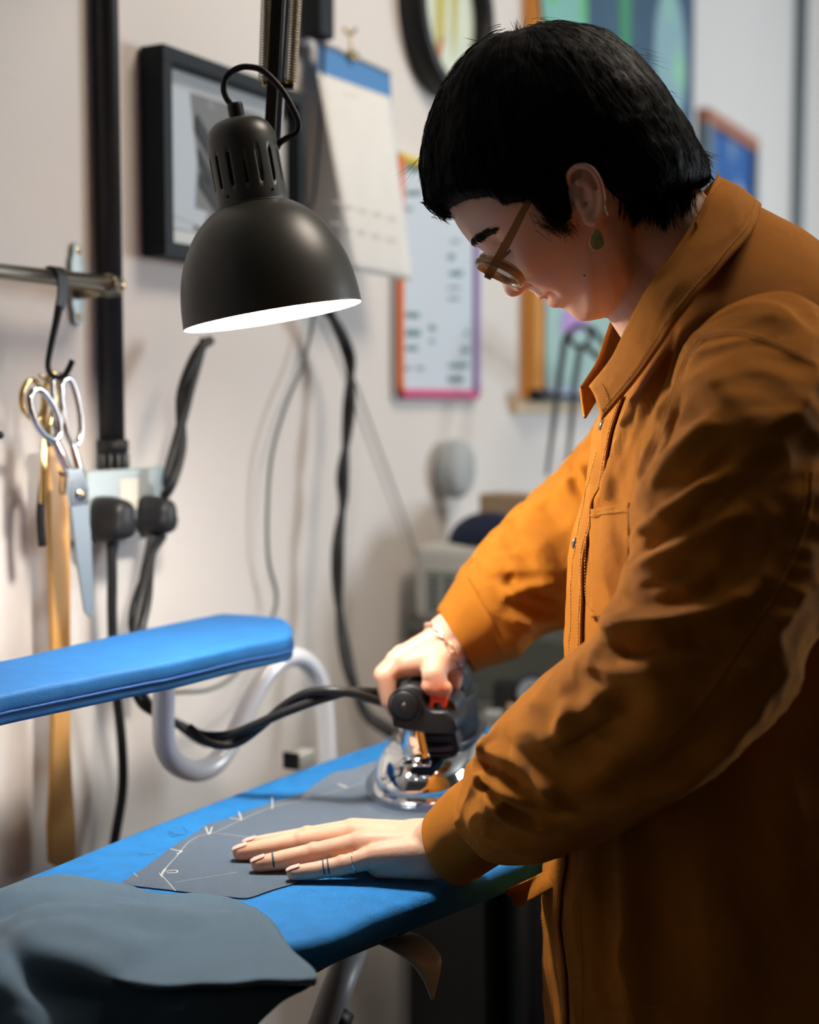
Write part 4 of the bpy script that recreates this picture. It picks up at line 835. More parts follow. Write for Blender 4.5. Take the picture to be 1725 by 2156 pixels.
FV = norm(W(1000, 700, HY)-W(1100, 540, HY)); UV_ = norm(W(950, 440, HY)-W(1230, 640, HY)); 
def side(px, py, y, s): p = W(px, py, HY-y); return V(p[0], HY+s*y, p[2])
def blob(G, c, r, amt, direction=None):
    d = np.linalg.norm(G-c, axis=-1); w = np.exp(-(d/r)**2)[..., None]
    dr = norm(G-HC) if direction is None else direction; return G+dr*w*amt
for s in (-1, 1):
    HG = blob(HG, side(1042, 530, .031, s), .014, -.0085)          # eye socket
    HG = blob(HG, side(1046, 536, .031, s), .0085, .0075)          # lid over the eyeball
    HG = blob(HG, side(1005, 503, .024, s), .012, .003)            # brow ridge
    HG = blob(HG, side(1095, 560, .045, s), .022, .005)            # cheekbone
    HG = blob(HG, side(1130, 600, .034, s), .017, .004)
    HG = blob(HG, side(1101, 603, .013, s), .0062, .0058)          # nostril wing
    HG = blob(HG, side(1094, 612, .0075, s), .0032, -.005)         # nostril
    HG = blob(HG, side(1112, 606, .018, s), .0045, -.003)          # crease beside wing
    HG = blob(HG, side(1170, 612, .024, s), .006, -.0035)          # mouth corner
    HG = blob(HG, side(1182, 622, .026, s), .009, .002)
    HG = blob(HG, side(1215, 640, .026, s), .01, -.0022)
    HG = blob(HG, side(1270, 600, .058, s), .03, .004)             # jaw muscle
for k in range(9):                                                 # mouth line
    u = k/8
    for s in (-1, 1): HG = blob(HG, side(lerp(1150, 1172, u), lerp(630, 614, u), .002+.022*u, s), .0034, -.0016)
body = MB(); base = body.n; grid(body, HG, True)
body.f.append(tuple(base+j for j in range(nt))[::-1]); body.f.append(tuple(base+(nph-1)*nt+j for j in range(nt)))
# neck
capsule(body, W(1322, 415, HY), W(1500, 650, HY+.005), .047, .056, 36)
capsule(body, W(1300, 520, HY), W(1440, 700, HY), .038, .045, 30)
# ear (near and far)
def ear(s):
    Y = lambda d: HY+s*(WD-.001+d)
    q = lambda px, py, d: W(px-4, py-3, HY-WD+.001-d)*V(1, 0, 1)+V(0, Y(d), 0)
    hel = [(1203, 388, .004), (1202, 372, .008), (1212, 358, .012), (1230, 352, .015), (1248, 358, .017), (1262, 376, .018), (1270, 400, .018), (1273, 425, .017), (1270, 448, .014), (1262, 464, .012), (1250, 470, .010), (1240, 462, .008), (1236, 448, .006)]
    P = cr(np.array([q(*k) for k in hel]), 60); R = np.interp(np.linspace(0, 1, 60), [0, .1, .5, .75, .9, 1], [.0022, .0026, .0027, .0033, .0045, .003]); chain(body, P, R, 10)
    anti = [(1222, 388, .010), (1240, 390, .011), (1252, 405, .012), (1256, 425, .011), (1252, 445, .010), (1242, 455, .009)]
    P = cr(np.array([q(*k) for k in anti]), 24); chain(body, P, np.full(24, .0032), 10)
    c = q(1243, 408, .0045); ell(body, q(1243, 408, .0015), norm(V(.25, 0, -1))*.022, norm(V(1, 0, .25))*.0125, V(0, .0030, 0), 24, 12)
    ell(body, q(1252, 400, .009), norm(V(.3, 0, -1))*.020, norm(V(1, 0, .3))*.0075, V(0, .0024, 0), 24, 12)
    ell(body, q(1253, 458, .009), norm(V(.1, 0, -1))*.0085, V(.0075, 0, 0), V(0, .0035, 0), 20, 12)
    capsule(body, q(1224, 428, .004), q(1230, 442, .006), .0042, .004, 10)
HCx = 1195
ear(-1); ear(1)
# ---- torso core, arms (hidden by the shirt) and hands
def LL(*pts): return [W(*p) for p in pts]
capsule(body, W(1510, 670, 1.19), W(1560, 1200, 1.2), .050, .10, 30); capsule(body, W(1560, 1200, 1.2), W(1560, 1800, 1.2), .10, .11, 30)
capsule(body, W(1580, 790, 1.11), W(1570, 790, 1.30), .040, .040, 24)
# near (left) arm
aL = LL((1590, 800, 1.07), (1480, 1440, 1.01), (1110, 1660, 1.12), (985, 1745, 1.155), (930, 1773, 1.172))
chain(body, aL, [.036, .035, .030, .026, .0245], 24)
# near hand, palm down on the cloth
zb = PZ+.0014
def hp(px, Y, z): # world point with given px column, depth and height
    return V((px-862.5)/F*(Y*1.0)*1.0*(1+0), Y, z)*V(1, 1, 1)
def HPp(px, Y, z):
    # solve x so that it projects to column px
    t = Y*CT+(CZ-z)*ST; return V((px-862.5)/F*t, Y, z)
wr = W(925, 1775, 1.178)
fing = dict(
 index=[HPp(742, 1.232, zb+.022), HPp(648, 1.242, zb+.0135), HPp(575, 1.243, zb+.0085), HPp(526, 1.243, zb+.0062)],
 middle=[HPp(748, 1.212, zb+.025), HPp(634, 1.222, zb+.0145), HPp(556, 1.222, zb+.0090), HPp(507, 1.221, zb+.0066)],
 ring=[HPp(758, 1.191, zb+.023), HPp(662, 1.194, zb+.0140), HPp(590, 1.192, zb+.0088), HPp(545, 1.190, zb+.0064)],
 pinky=[HPp(790, 1.170, zb+.019), HPp(722, 1.170, zb+.0115), HPp(665, 1.169, zb+.0076), HPp(619, 1.168, zb+.0058)])
frad = dict(index=[.0108, .0093, .0083, .0068], middle=[.0112, .0097, .0086, .0072], ring=[.0108, .0093, .0083, .0069], pinky=[.0100, .0084, .0075, .0064])
for k in fing:
    p = fing[k]; r = frad[k]; chain(body, p, r, 18); sph(body, p[1]+V(0, 0, .0008), r[1]*1.04)
    w_ = wr+(p[0]-HPp(768, 1.2, zb+.022))*V(.35, .55, .2)+V(-.004, 0, -.002)
    capsule(body, p[0], w_, r[0]*1.08, .0150, 18)
capsule(body, HPp(800, 1.175, zb+.0115), HPp(905, 1.165, zb+.018), .0120, .0165, 18)   # hypothenar
capsule(body, HPp(800, 1.225, zb+.016), HPp(905, 1.195, zb+.026), .0125, .0165, 18)
ell(body, HPp(850, 1.198, zb+.022), V(.042, 0, .010), V(0, .030, 0), V(-.003, 0, .0175))
chain(body, [HPp(880, 1.205, zb+.022), HPp(800, 1.240, zb+.0135), HPp(735, 1.262, zb+.0098), HPp(697, 1.273, zb+.0078)], [.016, .0115, .0092, .0074], 18)   # thumb
capsule(body, wr, W(985, 1745, 1.155), .0235, .025, 24)
# far (right) arm and gripping hand
def RRt(*pts): return [W(a, b, c+.032) for a, b, c in pts]
aR = RRt((1400, 980, 1.36), (1302, 1065, 1.385), (1226, 1130, 1.40), (1106, 1222, 1.405), (1046, 1285, 1.405), (1000, 1318, 1.402), (952, 1342, 1.40))
chain(body, aR, [.036, .034, .032, .028, .025, .024, .0255], 24)
wq = W(948, 1342, 1.432)
capsule(body, W(985, 1316, 1.437), wq, .0262, .0255, 24)
gr = dict(index=[(838, 1396, 1.372), (812, 1424, 1.362), (822, 1478, 1.360), (840, 1512, 1.372)], middle=[(842, 1392, 1.396), (808, 1420, 1.390), (820, 1478, 1.390), (848, 1500, 1.396)],
          ring=[(846, 1396, 1.418), (812, 1424, 1.414), (822, 1476, 1.414), (850, 1498, 1.418)], pinky=[(856, 1404, 1.438), (824, 1430, 1.434), (832, 1474, 1.434), (856, 1494, 1.436)])
grr = dict(index=[.0125, .0102, .0085, .0072], middle=[.0125, .0102, .0088, .0075], ring=[.012, .0098, .0084, .0072], pinky=[.011, .009, .0076, .0066])
for k in gr:
    p = RRt(*gr[k]); chain(body, p, grr[k], 18); capsule(body, p[0], W(932, 1348, .032+lerp(1.385, 1.412, {'index': 0, 'middle': .33, 'ring': .66, 'pinky': 1}[k])), grr[k][0]*1.1, .0175, 18)
ell(body, W(893, 1372, 1.434), norm(W(838, 1400, 1.4)-W(948, 1342, 1.4))*.030, V(0, .034, 0), norm(V(-.55, 0, .83))*.0175)
chain(body, RRt((945, 1368, 1.385), (920, 1394, 1.363), (914, 1420, 1.350), (924, 1446, 1.346)), [.0195, .0150, .0125, .0100], 18)
capsule(body, W(842, 1402, 1.402), W(915, 1388, 1.40), .0125, .0155, 18); capsule(body, W(850, 1385, 1.41), W(925, 1372, 1.41), .014, .017, 18)
capsule(body, W(908, 1444, 1.380), W(934, 1450, 1.378), .0098, .0088, 16)
chain(body, RRt((955, 1365, 1.405), (952, 1405, 1.40), (955, 1440, 1.40)), [.0175, .013, .0085], 18)
bv_, bf_, bn_ = voxel(body, .0016, 2, .5)
# colour tint per vertex: skin tones, painted nostril and mouth shade, thumb reflection
tint = np.ones((len(bv_), 3))
def paint(c, r, col, sharp=2):
    d = np.linalg.norm(bv_-c, axis=1); w = np.exp(-(d/r)**sharp)[:, None]; tint[:] = tint*(1-w)+tint*np.array(col)*w
for k in range(13):
    u = k/12*2-1; s = 1 if u > 0 else -1; a = abs(u)
    paint(side(lerp(1141, 1168, a), lerp(629, 615, a), .022*a, s), .0040, (.90, .74, .72), 3)
    paint(side(lerp(1160, 1174, a), lerp(642, 620, a), .021*a, s), .0045, (.88, .70, .68), 3)
for s in (-1, 1):
    for k in range(7): paint(side(lerp(1151, 1172, k/6), lerp(630, 613.5, k/6), .002+.022*k/6, s), .0016, (.45, .3, .3), 3)  # shade of the crease between the lips, painted in
    paint(side(1094, 612, .0078, s), .0026, (.25, .14, .12), 3)  # shade inside the nostril, painted in
    paint(side(1110, 565, .05, s), .022, (1.0, .93, .90)); paint(side(1050, 520, .035, s), .009, (.85, .75, .75))
paint(W(1068, 612, HY), .010, (1.0, .80, .76)); 
for k in fing:
    paint(fing[k][1]+V(0, 0, .006), .0055, (1, .78, .70)); paint(fing[k][0]+V(0, 0, .008), .007, (1, .88, .83)); paint(fing[k][3], .010, (1, .80, .74))
for p in ((912, 1448, 1.375), (930, 1452, 1.373)): paint(W(*p), .010, (1.0, .62, .48))  # orange reflected light painted onto the thumb tip
for p in ((812, 1424, 1.394), (870, 1405, 1.40)): paint(W(*p), .008, (1.0, .80, .72))
for p in ((1262, 400, 1.09), (1262, 470, 1.1)): paint(W(*p), .014, (1.05, .85, .78))
# tattoo bands around fingers
m_skin = MAT('skin', (.72, .43, .30), .5, bump=.00022, bscale=420, attr='tint', sss=.25, bump2=.0003, b2scale=120)
bd = pe.part('body', (bv_, bf_), m_skin, attr=tint, fixn=False)
BB = bvh(bv_, bf_)
# nails
m_nail = MAT('nail', (.80, .52, .45), .25)
for k in fing:
    tip, d1 = fing[k][3], fing[k][2]; ax_ = norm(tip-d1); r = frad[k][3]; mb = MB()
    nrm = norm(V(0, 0, 1)-ax_*np.dot(V(0, 0, 1), ax_)+ax_*.18); ax2 = norm(ax_-nrm*np.dot(ax_, nrm)); lt = np.cross(nrm, ax2); c = tip-ax2*.0004+nrm*r*.93
    G = []
    for i in range(9):
        u = i/8*2-1; row = []
        for j in range(9):
            v = j/8*2-1; wv = r*.70*math.sqrt(max(0, 1-abs(u)**4*.35)); row.append(c+ax2*u*r*.95+lt*v*wv+nrm*(-(v*wv)**2/(2*r)-max(0, u)**2*.0012+.0006))
        G.append(row)
    mb = MB(); grid(mb, np.array(G)); o = pe.part('fingernail', mb, m_nail, parent=bd); solid(o, .0006, -1)
m_tat = MAT('tattoo_ink', (.05, .07, .09), .6)
def band(px, k, i0, w):
    p0, p1 = fing[k][i0], fing[k][i0+1]; xs = [(q[0]*F/(q[1]*CT+(CZ-q[2])*ST)+862.5) for q in (p0, p1)]; u = (px-xs[0])/(xs[1]-xs[0]); c = lerp(p0, p1, u); a = norm(p1-p0); r = lerp(frad[k][i0], frad[k][i0+1], u)
    e1_ = norm(np.cross(a, V(0, 0, 1))); e2_ = np.cross(e1_, a); G = []
    for dx in (-w, w):
        row = []
        for t in np.linspace(math.radians(-20), math.radians(200), 24):
            dd = math.cos(t)*e1_+math.sin(t)*(e2_ if e2_[2] > 0 else -e2_); h = BB.ray_cast(Vector((c+a*dx+dd*r*2).tolist()), Vector((-dd).tolist()))[0]
            row.append(np.array(h)+dd*.00012 if h is not None else c+a*dx+dd*(r+.0001))
        G.append(row)
    mb = MB(); grid(mb, np.array(G)); pe.part('tattoo_band', mb, m_tat, parent=bd)
band(576, 'ring', 2, .0009); band(683, 'pinky', 1, .0007); band(693, 'pinky', 1, .0007)
# mole
p, n_ = hit(BB, 1231, 580); mb = MB(); sph(mb, p-n_*.0002, .0009, 10, 6); pe.part('mole', mb, MAT('mole_brown', (.05, .02, .015), .6), parent=bd)
# ---- hair cap: offset of the head surface where hair grows
hair_out = [(945, 458), (930, 460), (914, 452), (901, 436), (893, 415), (887, 375), (886, 336), (893, 282), (908, 232), (932, 183), (968, 128), (1014, 90), (1050, 76), (1095, 66), (1140, 56), (1185, 54), (1244, 63), (1290, 85), (1339, 126), (1380, 171), (1416, 225), (1448, 275), (1473, 322), (1487, 355), (1487, 385), (1468, 408), (1443, 424), (1420, 440), (1395, 455), (1340, 470), (1300, 500)]
line = [(850, 455), (948, 437), (1000, 431), (1050, 437), (1085, 428), (1113, 432), (1130, 452), (1150, 474), (1175, 484), (1196, 482), (1203, 462), (1200, 430), (1196, 400), (1198, 365), (1222, 344), (1256, 352), (1275, 372), (1292, 392), (1305, 415), (1330, 432), (1362, 440), (1395, 450), (1443, 428), (1475, 405), (1560, 372)]
def H3(px, py):
    u = min(1, max(0, (px-960)/130)); u = u*u*(3-2*u)*(1 if px < 1400 else max(.35, 1-(px-1400)/130)); p = W(px, py, HY-.076*u)-HC; return p[0], p[2]
LN = np.array([H3(*q) for q in line])
def sdl(x, z):
    d = 1e9; s = 1
    for i in range(len(LN)-1):
        a, b = LN[i], LN[i+1]; ab = b-a; t = max(0, min(1, ((x-a[0])*ab[0]+(z-a[1])*ab[1])/(ab@ab))); q = a+ab*t; dd = math.hypot(x-q[0], z-q[1])
        if dd < d-1e-9: d = dd; s = 1 if ab[0]*(z-a[1])-ab[1]*(x-a[0]) > 0 else -1
    return d*s
_, RH = polar(hair_out+[(1250, 470), (1150, 470), (1050, 462)]); RH = np.maximum(RH, RB+.003)
nt2, np2 = 260, 110; HHG = np.zeros((np2, nt2, 3)); PH2 = np.linspace(-math.pi/2+.02, math.pi/2-.02, np2); TH2 = np.linspace(-math.pi, math.pi, nt2, endpoint=False)
for i, ph in enumerate(PH2):
    for j, th in enumerate(TH2):
        p = headpt(th, ph); rh = np.interp(th, TT, RH, period=2*math.pi); rm = np.interp(th, TT, RM, period=2*math.pi)
        c_ = math.cos(ph); rr_ = rh*c_**.72; yy = (.079+.009*min(1, max(0, sdl(rr_*math.cos(th), rr_*math.sin(th))/.035)))*math.sin(ph)
        q = np.array([HC[0]+rr_*math.cos(th), HC[1]+yy, HC[2]+rr_*math.sin(th)])
        d = sdl(q[0]-HC[0], q[2]-HC[2]); w = 1/(1+math.exp(-(d-.001)/.0016))
        inner = HC+(p-HC)*.93
        q = lerp(inner, q, min(1, max(0, w)))
        q = q+norm(q-HC)*(.0012*nz(q*V(1, 1, 1), 55)+.0009*nz(q, 130, 2))*w
        HHG[i, j] = q
hm = MB(); grid(hm, HHG, True); hm.f.append(tuple(range(nt2))[::-1]); hm.f.append(tuple((np2-1)*nt2+j for j in range(nt2)))
m_hair = MAT('black_hair', (.005, .0045, .005), .55, bump=.0004, bscale=260, spec=.10)
hr = pe.part('hair', hm, m_hair)
HB = bvh(hm.verts(), hm.f)
# strands
whorl = W(1098, 78, HY)
cu = bpy.data.meshes.new
rs = random.Random(3)
sv, sf = MB(), None
def strand(p, d0, n, step, r0, lift=.0012, free=0, grav=0.0, bend=None):
    P = [p]; d = d0
    for i in range(n):
        q = P[-1]+d*step
        if i < n-free:
            loc, nr, _, _ = HB.find_nearest(Vector(q.tolist()))
            nr = np.array(nr); loc = np.array(loc)
            if np.dot(nr, loc-HC) < 0: nr = -nr
            q = loc+nr*(lift*(.4+.6*i/n)); d = norm(q-P[-1]); d = norm(d*.85+.15*d0)
        else: d = norm(d+V(0, 0, -grav)+(bend if bend is not None else 0)); q = P[-1]+d*step
        P.append(q)
    P = np.array(P); m = len(P); T, A, B = frames(P); rr = r0*(1-np.linspace(0, 1, m)**2*.9)
    G = np.array([[P[i]+rr[i]*(math.cos(a)*A[i]+math.sin(a)*B[i]) for a in (0, 2.094, 4.189)] for i in range(m)]); grid(sv, G, True)
cnt = 0
while cnt < 2600:
    th = rs.uniform(-math.pi, math.pi); ph = rs.uniform(-1.45, 1.2)
    rh = np.interp(th, TT, RH, period=2*math.pi); q = np.array([HC[0]+rh*math.cos(ph)**.72*math.cos(th), HC[1]+.088*math.sin(ph), HC[2]+rh*math.cos(ph)**.72*math.sin(th)])
    if sdl(q[0]-HC[0], q[2]-HC[2]) < .004: continue
    loc, nr, _, _ = HB.find_nearest(Vector(q.tolist())); q = np.array(loc); nr = np.array(nr); dd = q-whorl; dd = dd-nr*np.dot(dd, nr); dd = norm(norm(dd)+.18*np.array([rs.gauss(0, 1) for _ in range(3)]))
    strand(q, dd, 8, .0045*rs.uniform(.7, 1.2), .00022, lift=.0008+rs.random()*.0012); cnt += 1
# wisps: fringe tip, sideburn, nape, crown
def wisp(px, py, Y, dx, dy, n, step, r, jit=6, cnt=1, dY=.0, grav=0, bend=None):
    for _ in range(cnt):
        x = px+rs.gauss(0, jit); y = py+rs.gauss(0, jit*.6); p = W(x, y, Y+rs.gauss(0, .006)); q = W(x+dx+rs.gauss(0, abs(dx)*.25+2), y+dy+rs.gauss(0, abs(dy)*.25+2), Y+dY)
        strand(p, norm(q-p), n, step, r, free=n, grav=grav, bend=bend)
for Y in (1.13, 1.155, 1.18, 1.2):
    wisp(905, 425, Y, 14, 18, 8, .0019, .0005, 7, 40, bend=norm(V(1, 0, .1))*.12); wisp(925, 450, Y, 18, 6, 6, .0018, .0004, 6, 30)
wisp(1150, 465, 1.112, 30, 18, 8, .0022, .00022, 14, 90, bend=V(.03, 0, 0)); wisp(1180, 470, 1.106, 16, 18, 8, .0018, .00016, 12, 90); wisp(1125, 445, 1.118, 18, 22, 7, .002, .0002, 8, 50); wisp(1195, 440, 1.103, 6, -10, 6, .002, .00012, 6, 20)
NB = [(1300, 408), (1330, 432), (1348, 436), (1375, 440), (1398, 446), (1420, 432), (1445, 420)]
for x, y in NB:
    Y = HY-.05 if x < 1400 else HY-.03
    wisp(x, y-14, Y-.016, 4, 26, 9, .0021, .00045, 11, 46, bend=V(-.02, 0, 0)); wisp(x, y-6, Y-.012, 3, 22, 8, .0018, .0002, 9, 30)
wisp(1340, 432, HY-.062, 4, 26, 9, .0023, .0007, 3, 22, bend=V(-.06, 0, 0)); wisp(1394, 436, HY-.058, 2, 24, 9, .0022, .0008, 5, 34)
wisp(1470, 320, HY-.02, 14, 16, 8, .0022, .0004, 7, 40); wisp(1478, 350, HY-.02, 8, 24, 8, .0022, .0005, 6, 40); wisp(1400, 200, HY, 16, 12, 7, .0024, .0002, 14, 14); wisp(1330, 118, HY, 14, 4, 8, .0028, .00016, 30, 14)
wisp(1060, 78, HY, -20, 2, 8, .0024, .0003, 16, 34, bend=V(0, 0, -.1)); wisp(1096, 68, HY, -3, -10, 6, .0020, .0003, 7, 24); wisp(1150, 56, HY, 20, 0, 9, .0030, .00022, 22, 30, bend=V(0, 0, -.04)); wisp(1020, 92, HY, -14, 0, 6, .0024, .0002, 10, 16)
wisp(895, 330, HY-.01, -8, 22, 9, .0028, .00012, 12, 12, bend=V(-.05, 0, 0))
pe.part('hair_strands', sv, m_hair, parent=hr, fixn=False)
# ---- eyebrows and lashes
bm_ = MB(); sv = bm_
for (x0, y0, x1, y1, n_) in ((993, 508, 1012, 496, 110), (1006, 500, 1030, 487, 110), (1022, 492, 1044, 481, 60)):
    for _ in range(n_):
        u = rs.random(); x = lerp(x0, x1, u)+rs.gauss(0, 1.5); y = lerp(y0, y1, u)+rs.gauss(0, 3.2*(1-.5*(x > 1025))); p, n2 = hit(BB, x, y)
        if p is None or abs(p[1]-HY) > .07: continue
        d = norm(W(x+10, y-7, HY)-W(x, y, HY))+V(0, rs.gauss(0, .2)-.4, 0); d = norm(norm(d-n2*np.dot(d, n2))+n2*.12); P = np.array([p-n2*.0003, p+d*.0025+n2*.0006, p+d*.0055+n2*.0006]); tube(bm_, P, [.0005, .0004, .0001], 4, cap=False)
for s in (1,):
    for _ in range(140):
        u = rs.random(); q = side(lerp(994, 1038, u)+rs.gauss(0, 1), lerp(507, 482, u)+rs.gauss(0, 3), .012+.03*u, s); l_ = BB.find_nearest(Vector(q.tolist())); p = np.array(l_[0]); n2 = np.array(l_[1]); d = norm(V(.5, .7, .4)); tube(bm_, np.array([p, p+d*.003+n2*.0008, p+d*.0055+n2*.0008]), [.00028, .0002, .00006], 4, cap=False)
pe.part('eyebrows', bm_, m_hair, parent=bd, fixn=False)
mb = MB()
for k in range(26):
    u = k/25; q = side(lerp(1040, 1064, u), lerp(543, 531, u), lerp(.024, .041, u), -1); l_ = BB.find_nearest(Vector(q.tolist())); p = np.array(l_[0]); n2 = np.array(l_[1]); d = norm(FV*.8+V(0, -.3, -.3)); tube(mb, np.array([p, p+d*.003, p+d*.006+V(-.001, 0, 0)]), [.00022, .00016, .00005], 4, cap=False)
pe.part('eyelashes', mb, m_hair, parent=bd, fixn=False)
# ---------------------------------------------------------------- overshirt
m_shirt = MAT('ochre_twill', (.52, .18, .012), .9, bump=.00035, bscale=900, var=.10, vscale=14, wave=True, spec=.25, bump2=.0022, b2scale=34)
m_shirt2 = m_shirt
m_stitch = MAT('ochre_stitch', (.62, .27, .05), .8)
def ringP(fp, bp, Yc, hw, n=120, ex=2.3, fl=0, pY=None):
    a = W(*fp, Yc if pY is None else pY); b = W(*bp, Yc if pY is None else pY); a[1] = Yc; b[1] = Yc; c = (a+b)/2; h = (a-b)/2; R = []
    for t in np.linspace(0, 2*math.pi, n, endpoint=False):
        co, si = math.cos(t), math.sin(t); R.append(c+h*abs(co)**(2/ex)*math.copysign(1, co)-V(0, hw, 0)*abs(si)**(2/ex)*math.copysign(1, si))
    return np.array(R)          # t=0 front, t=90deg near side (towards -Y)
def gnormals(G, closed=True):
    di = np.gradient(G, axis=0); dj = (np.roll(G, -1, 1)-np.roll(G, 1, 1)) if closed else np.gradient(G, axis=1)
    n = norm(np.cross(di, dj)); c = G.mean(axis=1, keepdims=True)
    if np.sum(n*(G-c)) < 0: n = -n
    return n
def foldnoise(G, Nn, amp, sx, stretch, seed, taper=None):
    """stretched ridged noise, long axis along `stretch` unit vector"""
    m, n = G.shape[:2]; st = norm(stretch); out = G.copy()
    for i in range(m):
        for j in range(n):
            p = G[i, j]; al = np.dot(p, st); q = (p-st*al)*sx+st*al*sx*.28
            v = noise.noise(Vector((q[0]+seed, q[1], q[2]))); v2 = noise.noise(Vector((q[0]*2.3+seed, q[1]*2.3, q[2]*2.3+5)))
            w = 1 if taper is None else taper(i/(m-1)); out[i, j] = p+Nn[i, j]*amp*w*1.5*((.5-abs(v)*2.2)+.35*v2)
    return out
def ridges(G, Nn, L):
    """L: list of (pixel polyline, width m, amplitude m); traced on the surface then raised in 3D"""
    mb = MB(); grid(mb, G, True); B_ = bvh(mb.verts(), mb.f); Vt = G.reshape(-1, 3).copy(); NN = Nn.reshape(-1, 3); D = np.zeros(len(Vt))
    for pts, w, a in L:
        a *= 1.4; w *= .9
        Q = [];  pp_ = cr(np.array(pts, float), 14)
        for x, y in pp_:
            h, _ = hit(B_, x, y)
            if h is not None: Q.append(h)
        if len(Q) < 2: continue
        Q = np.array(Q); best = np.full(len(Vt), 9.); bt = np.zeros(len(Vt))
        for k in range(len(Q)-1):
            a0, b0 = Q[k], Q[k+1]; ab = b0-a0; t = np.clip(((Vt-a0)@ab)/(ab@ab+1e-12), 0, 1); d = np.linalg.norm(Vt-a0-t[:, None]*ab, axis=1); m_ = d < best; best[m_] = d[m_]; bt[m_] = ((k+t)/(len(Q)-1))[m_]
        tap = np.minimum(1, np.minimum(bt+.15, 1-bt+.15)*3); D += a*np.exp(-(best/w)**2)*tap
    return (Vt+NN*D[:, None]).reshape(G.shape)
# torso
RG = [((1372, 640), (1570, 425), 1.18, .058, 2.0), ((1335, 735), (1625, 455), 1.18, .085, 2.0), ((1300, 830), (1690, 500), 1.19, .125, 2.1), ((1268, 905), (1765, 590), 1.20, .160, 2.3), ((1252, 990), (1850, 720), 1.20, .172, 2.3), ((1238, 1060), (1900, 880), 1.20, .165, 2.3), ((1214, 1140), (1920, 1050), 1.20, .155, 2.2), ((1206, 1220), (1920, 1200), 1.20, .15, 2.2), ((1208, 1320), (1900, 1330), 1.20, .15, 2.3),
      ((1205, 1450), (1880, 1480), 1.20, .152, 2.4), ((1195, 1600), (1870, 1640), 1.20, .158, 2.4), ((1170, 1760), (1880, 1780), 1.20, .165, 2.5), ((1153, 1870), (1900, 1880), 1.20, .17, 2.5), ((1158, 2000), (1920, 2010), 1.20, .175, 2.5), ((1166, 2150), (1930, 2150), 1.20, .178, 2.5), ((1172, 2300), (1940, 2300), 1.20, .18, 2.5)]
G0 = np.array([ringP(a, b, y, h, 200, ex) for a, b, y, h, ex in RG]); TG = cr(G0, 240); TN = gnormals(TG)
tp_ = lambda u: min(1, max(0, (u-.12)*4))
TG = foldnoise(TG, TN, .0045, 13, V(-.15, 0, 1), 3, tp_); TN = gnormals(TG); TG = foldnoise(TG, TN, .0011, 45, V(-.3, .3, 1), 5, tp_); TN = gnormals(TG)
TG = ridges(TG, TN, [
 ([(1290, 880), (1272, 960), (1252, 1050)], .006, .003), ([(1330, 850), (1300, 960), (1262, 1080)], .007, .004), ([(1375, 800), (1335, 900), (1290, 1010), (1262, 1090)], .008, .005), ([(1350, 860), (1318, 940), (1275, 1040)], .006, -.004),
 ([(1420, 700), (1390, 800), (1350, 900)], .006, -.003), ([(1330, 1700), (1325, 1850), (1330, 2000), (1335, 2156)], .012, .009), ([(1375, 1720), (1380, 1850), (1400, 2050)], .02, -.006), ([(1270, 1780), (1265, 1950), (1275, 2100)], .012, -.005),
 ([(1330, 1980), (1290, 2040), (1240, 2090)], .01, .004), ([(1520, 1900), (1540, 2000), (1560, 2100)], .02, .006), ([(1620, 1500), (1650, 1700), (1640, 1900)], .02, .006)])
TN = gnormals(TG)
tm = MB(); grid(tm, TG, True)
st_ = pe.part('shirt', tm, m_shirt, label='ochre twill overshirt'); solid(st_, .0014, -1)
def spart(name, mb, mat=None, label=None, th=None, off=-1, **k):
    o = pe.part(name, mb, mat or m_shirt, parent=st_, label=label, **k)
    if th: solid(o, th, off)
    return o
def mk_sleeve(rings, ncirc, nlen, fold_amp, fold_sx, stretch, seed, RL, upref=None):
    """rings: (front/top px, back/bottom px, Yc, half depth)"""
    R = []
    for a, b, y, h in rings:
        A_, B_ = W(*a, y), W(*b, y); c = (A_+B_)/2; hv = (A_-B_)/2; R.append((c, hv, h))
    C_ = np.array([r[0] for r in R]); T_ = norm(np.gradient(C_, axis=0)); G = []
    for (c, hv, h), t in zip(R, T_):
        s_ = norm(np.cross(t, hv)); 
        if s_[1] > 0: s_ = -s_
        G.append([c+hv*math.cos(q)+s_*h*math.sin(q) for q in np.linspace(0, 2*math.pi, ncirc, endpoint=False)])
    G = cr(np.array(G), nlen); Nn = gnormals(G); G = foldnoise(G, Nn, fold_amp, fold_sx, stretch, seed); Nn = gnormals(G); G = foldnoise(G, Nn, fold_amp*.32, fold_sx*2.6, norm(stretch)+V(0, 0, .5), seed+4); Nn = gnormals(G); G = ridges(G, Nn, RL); return G
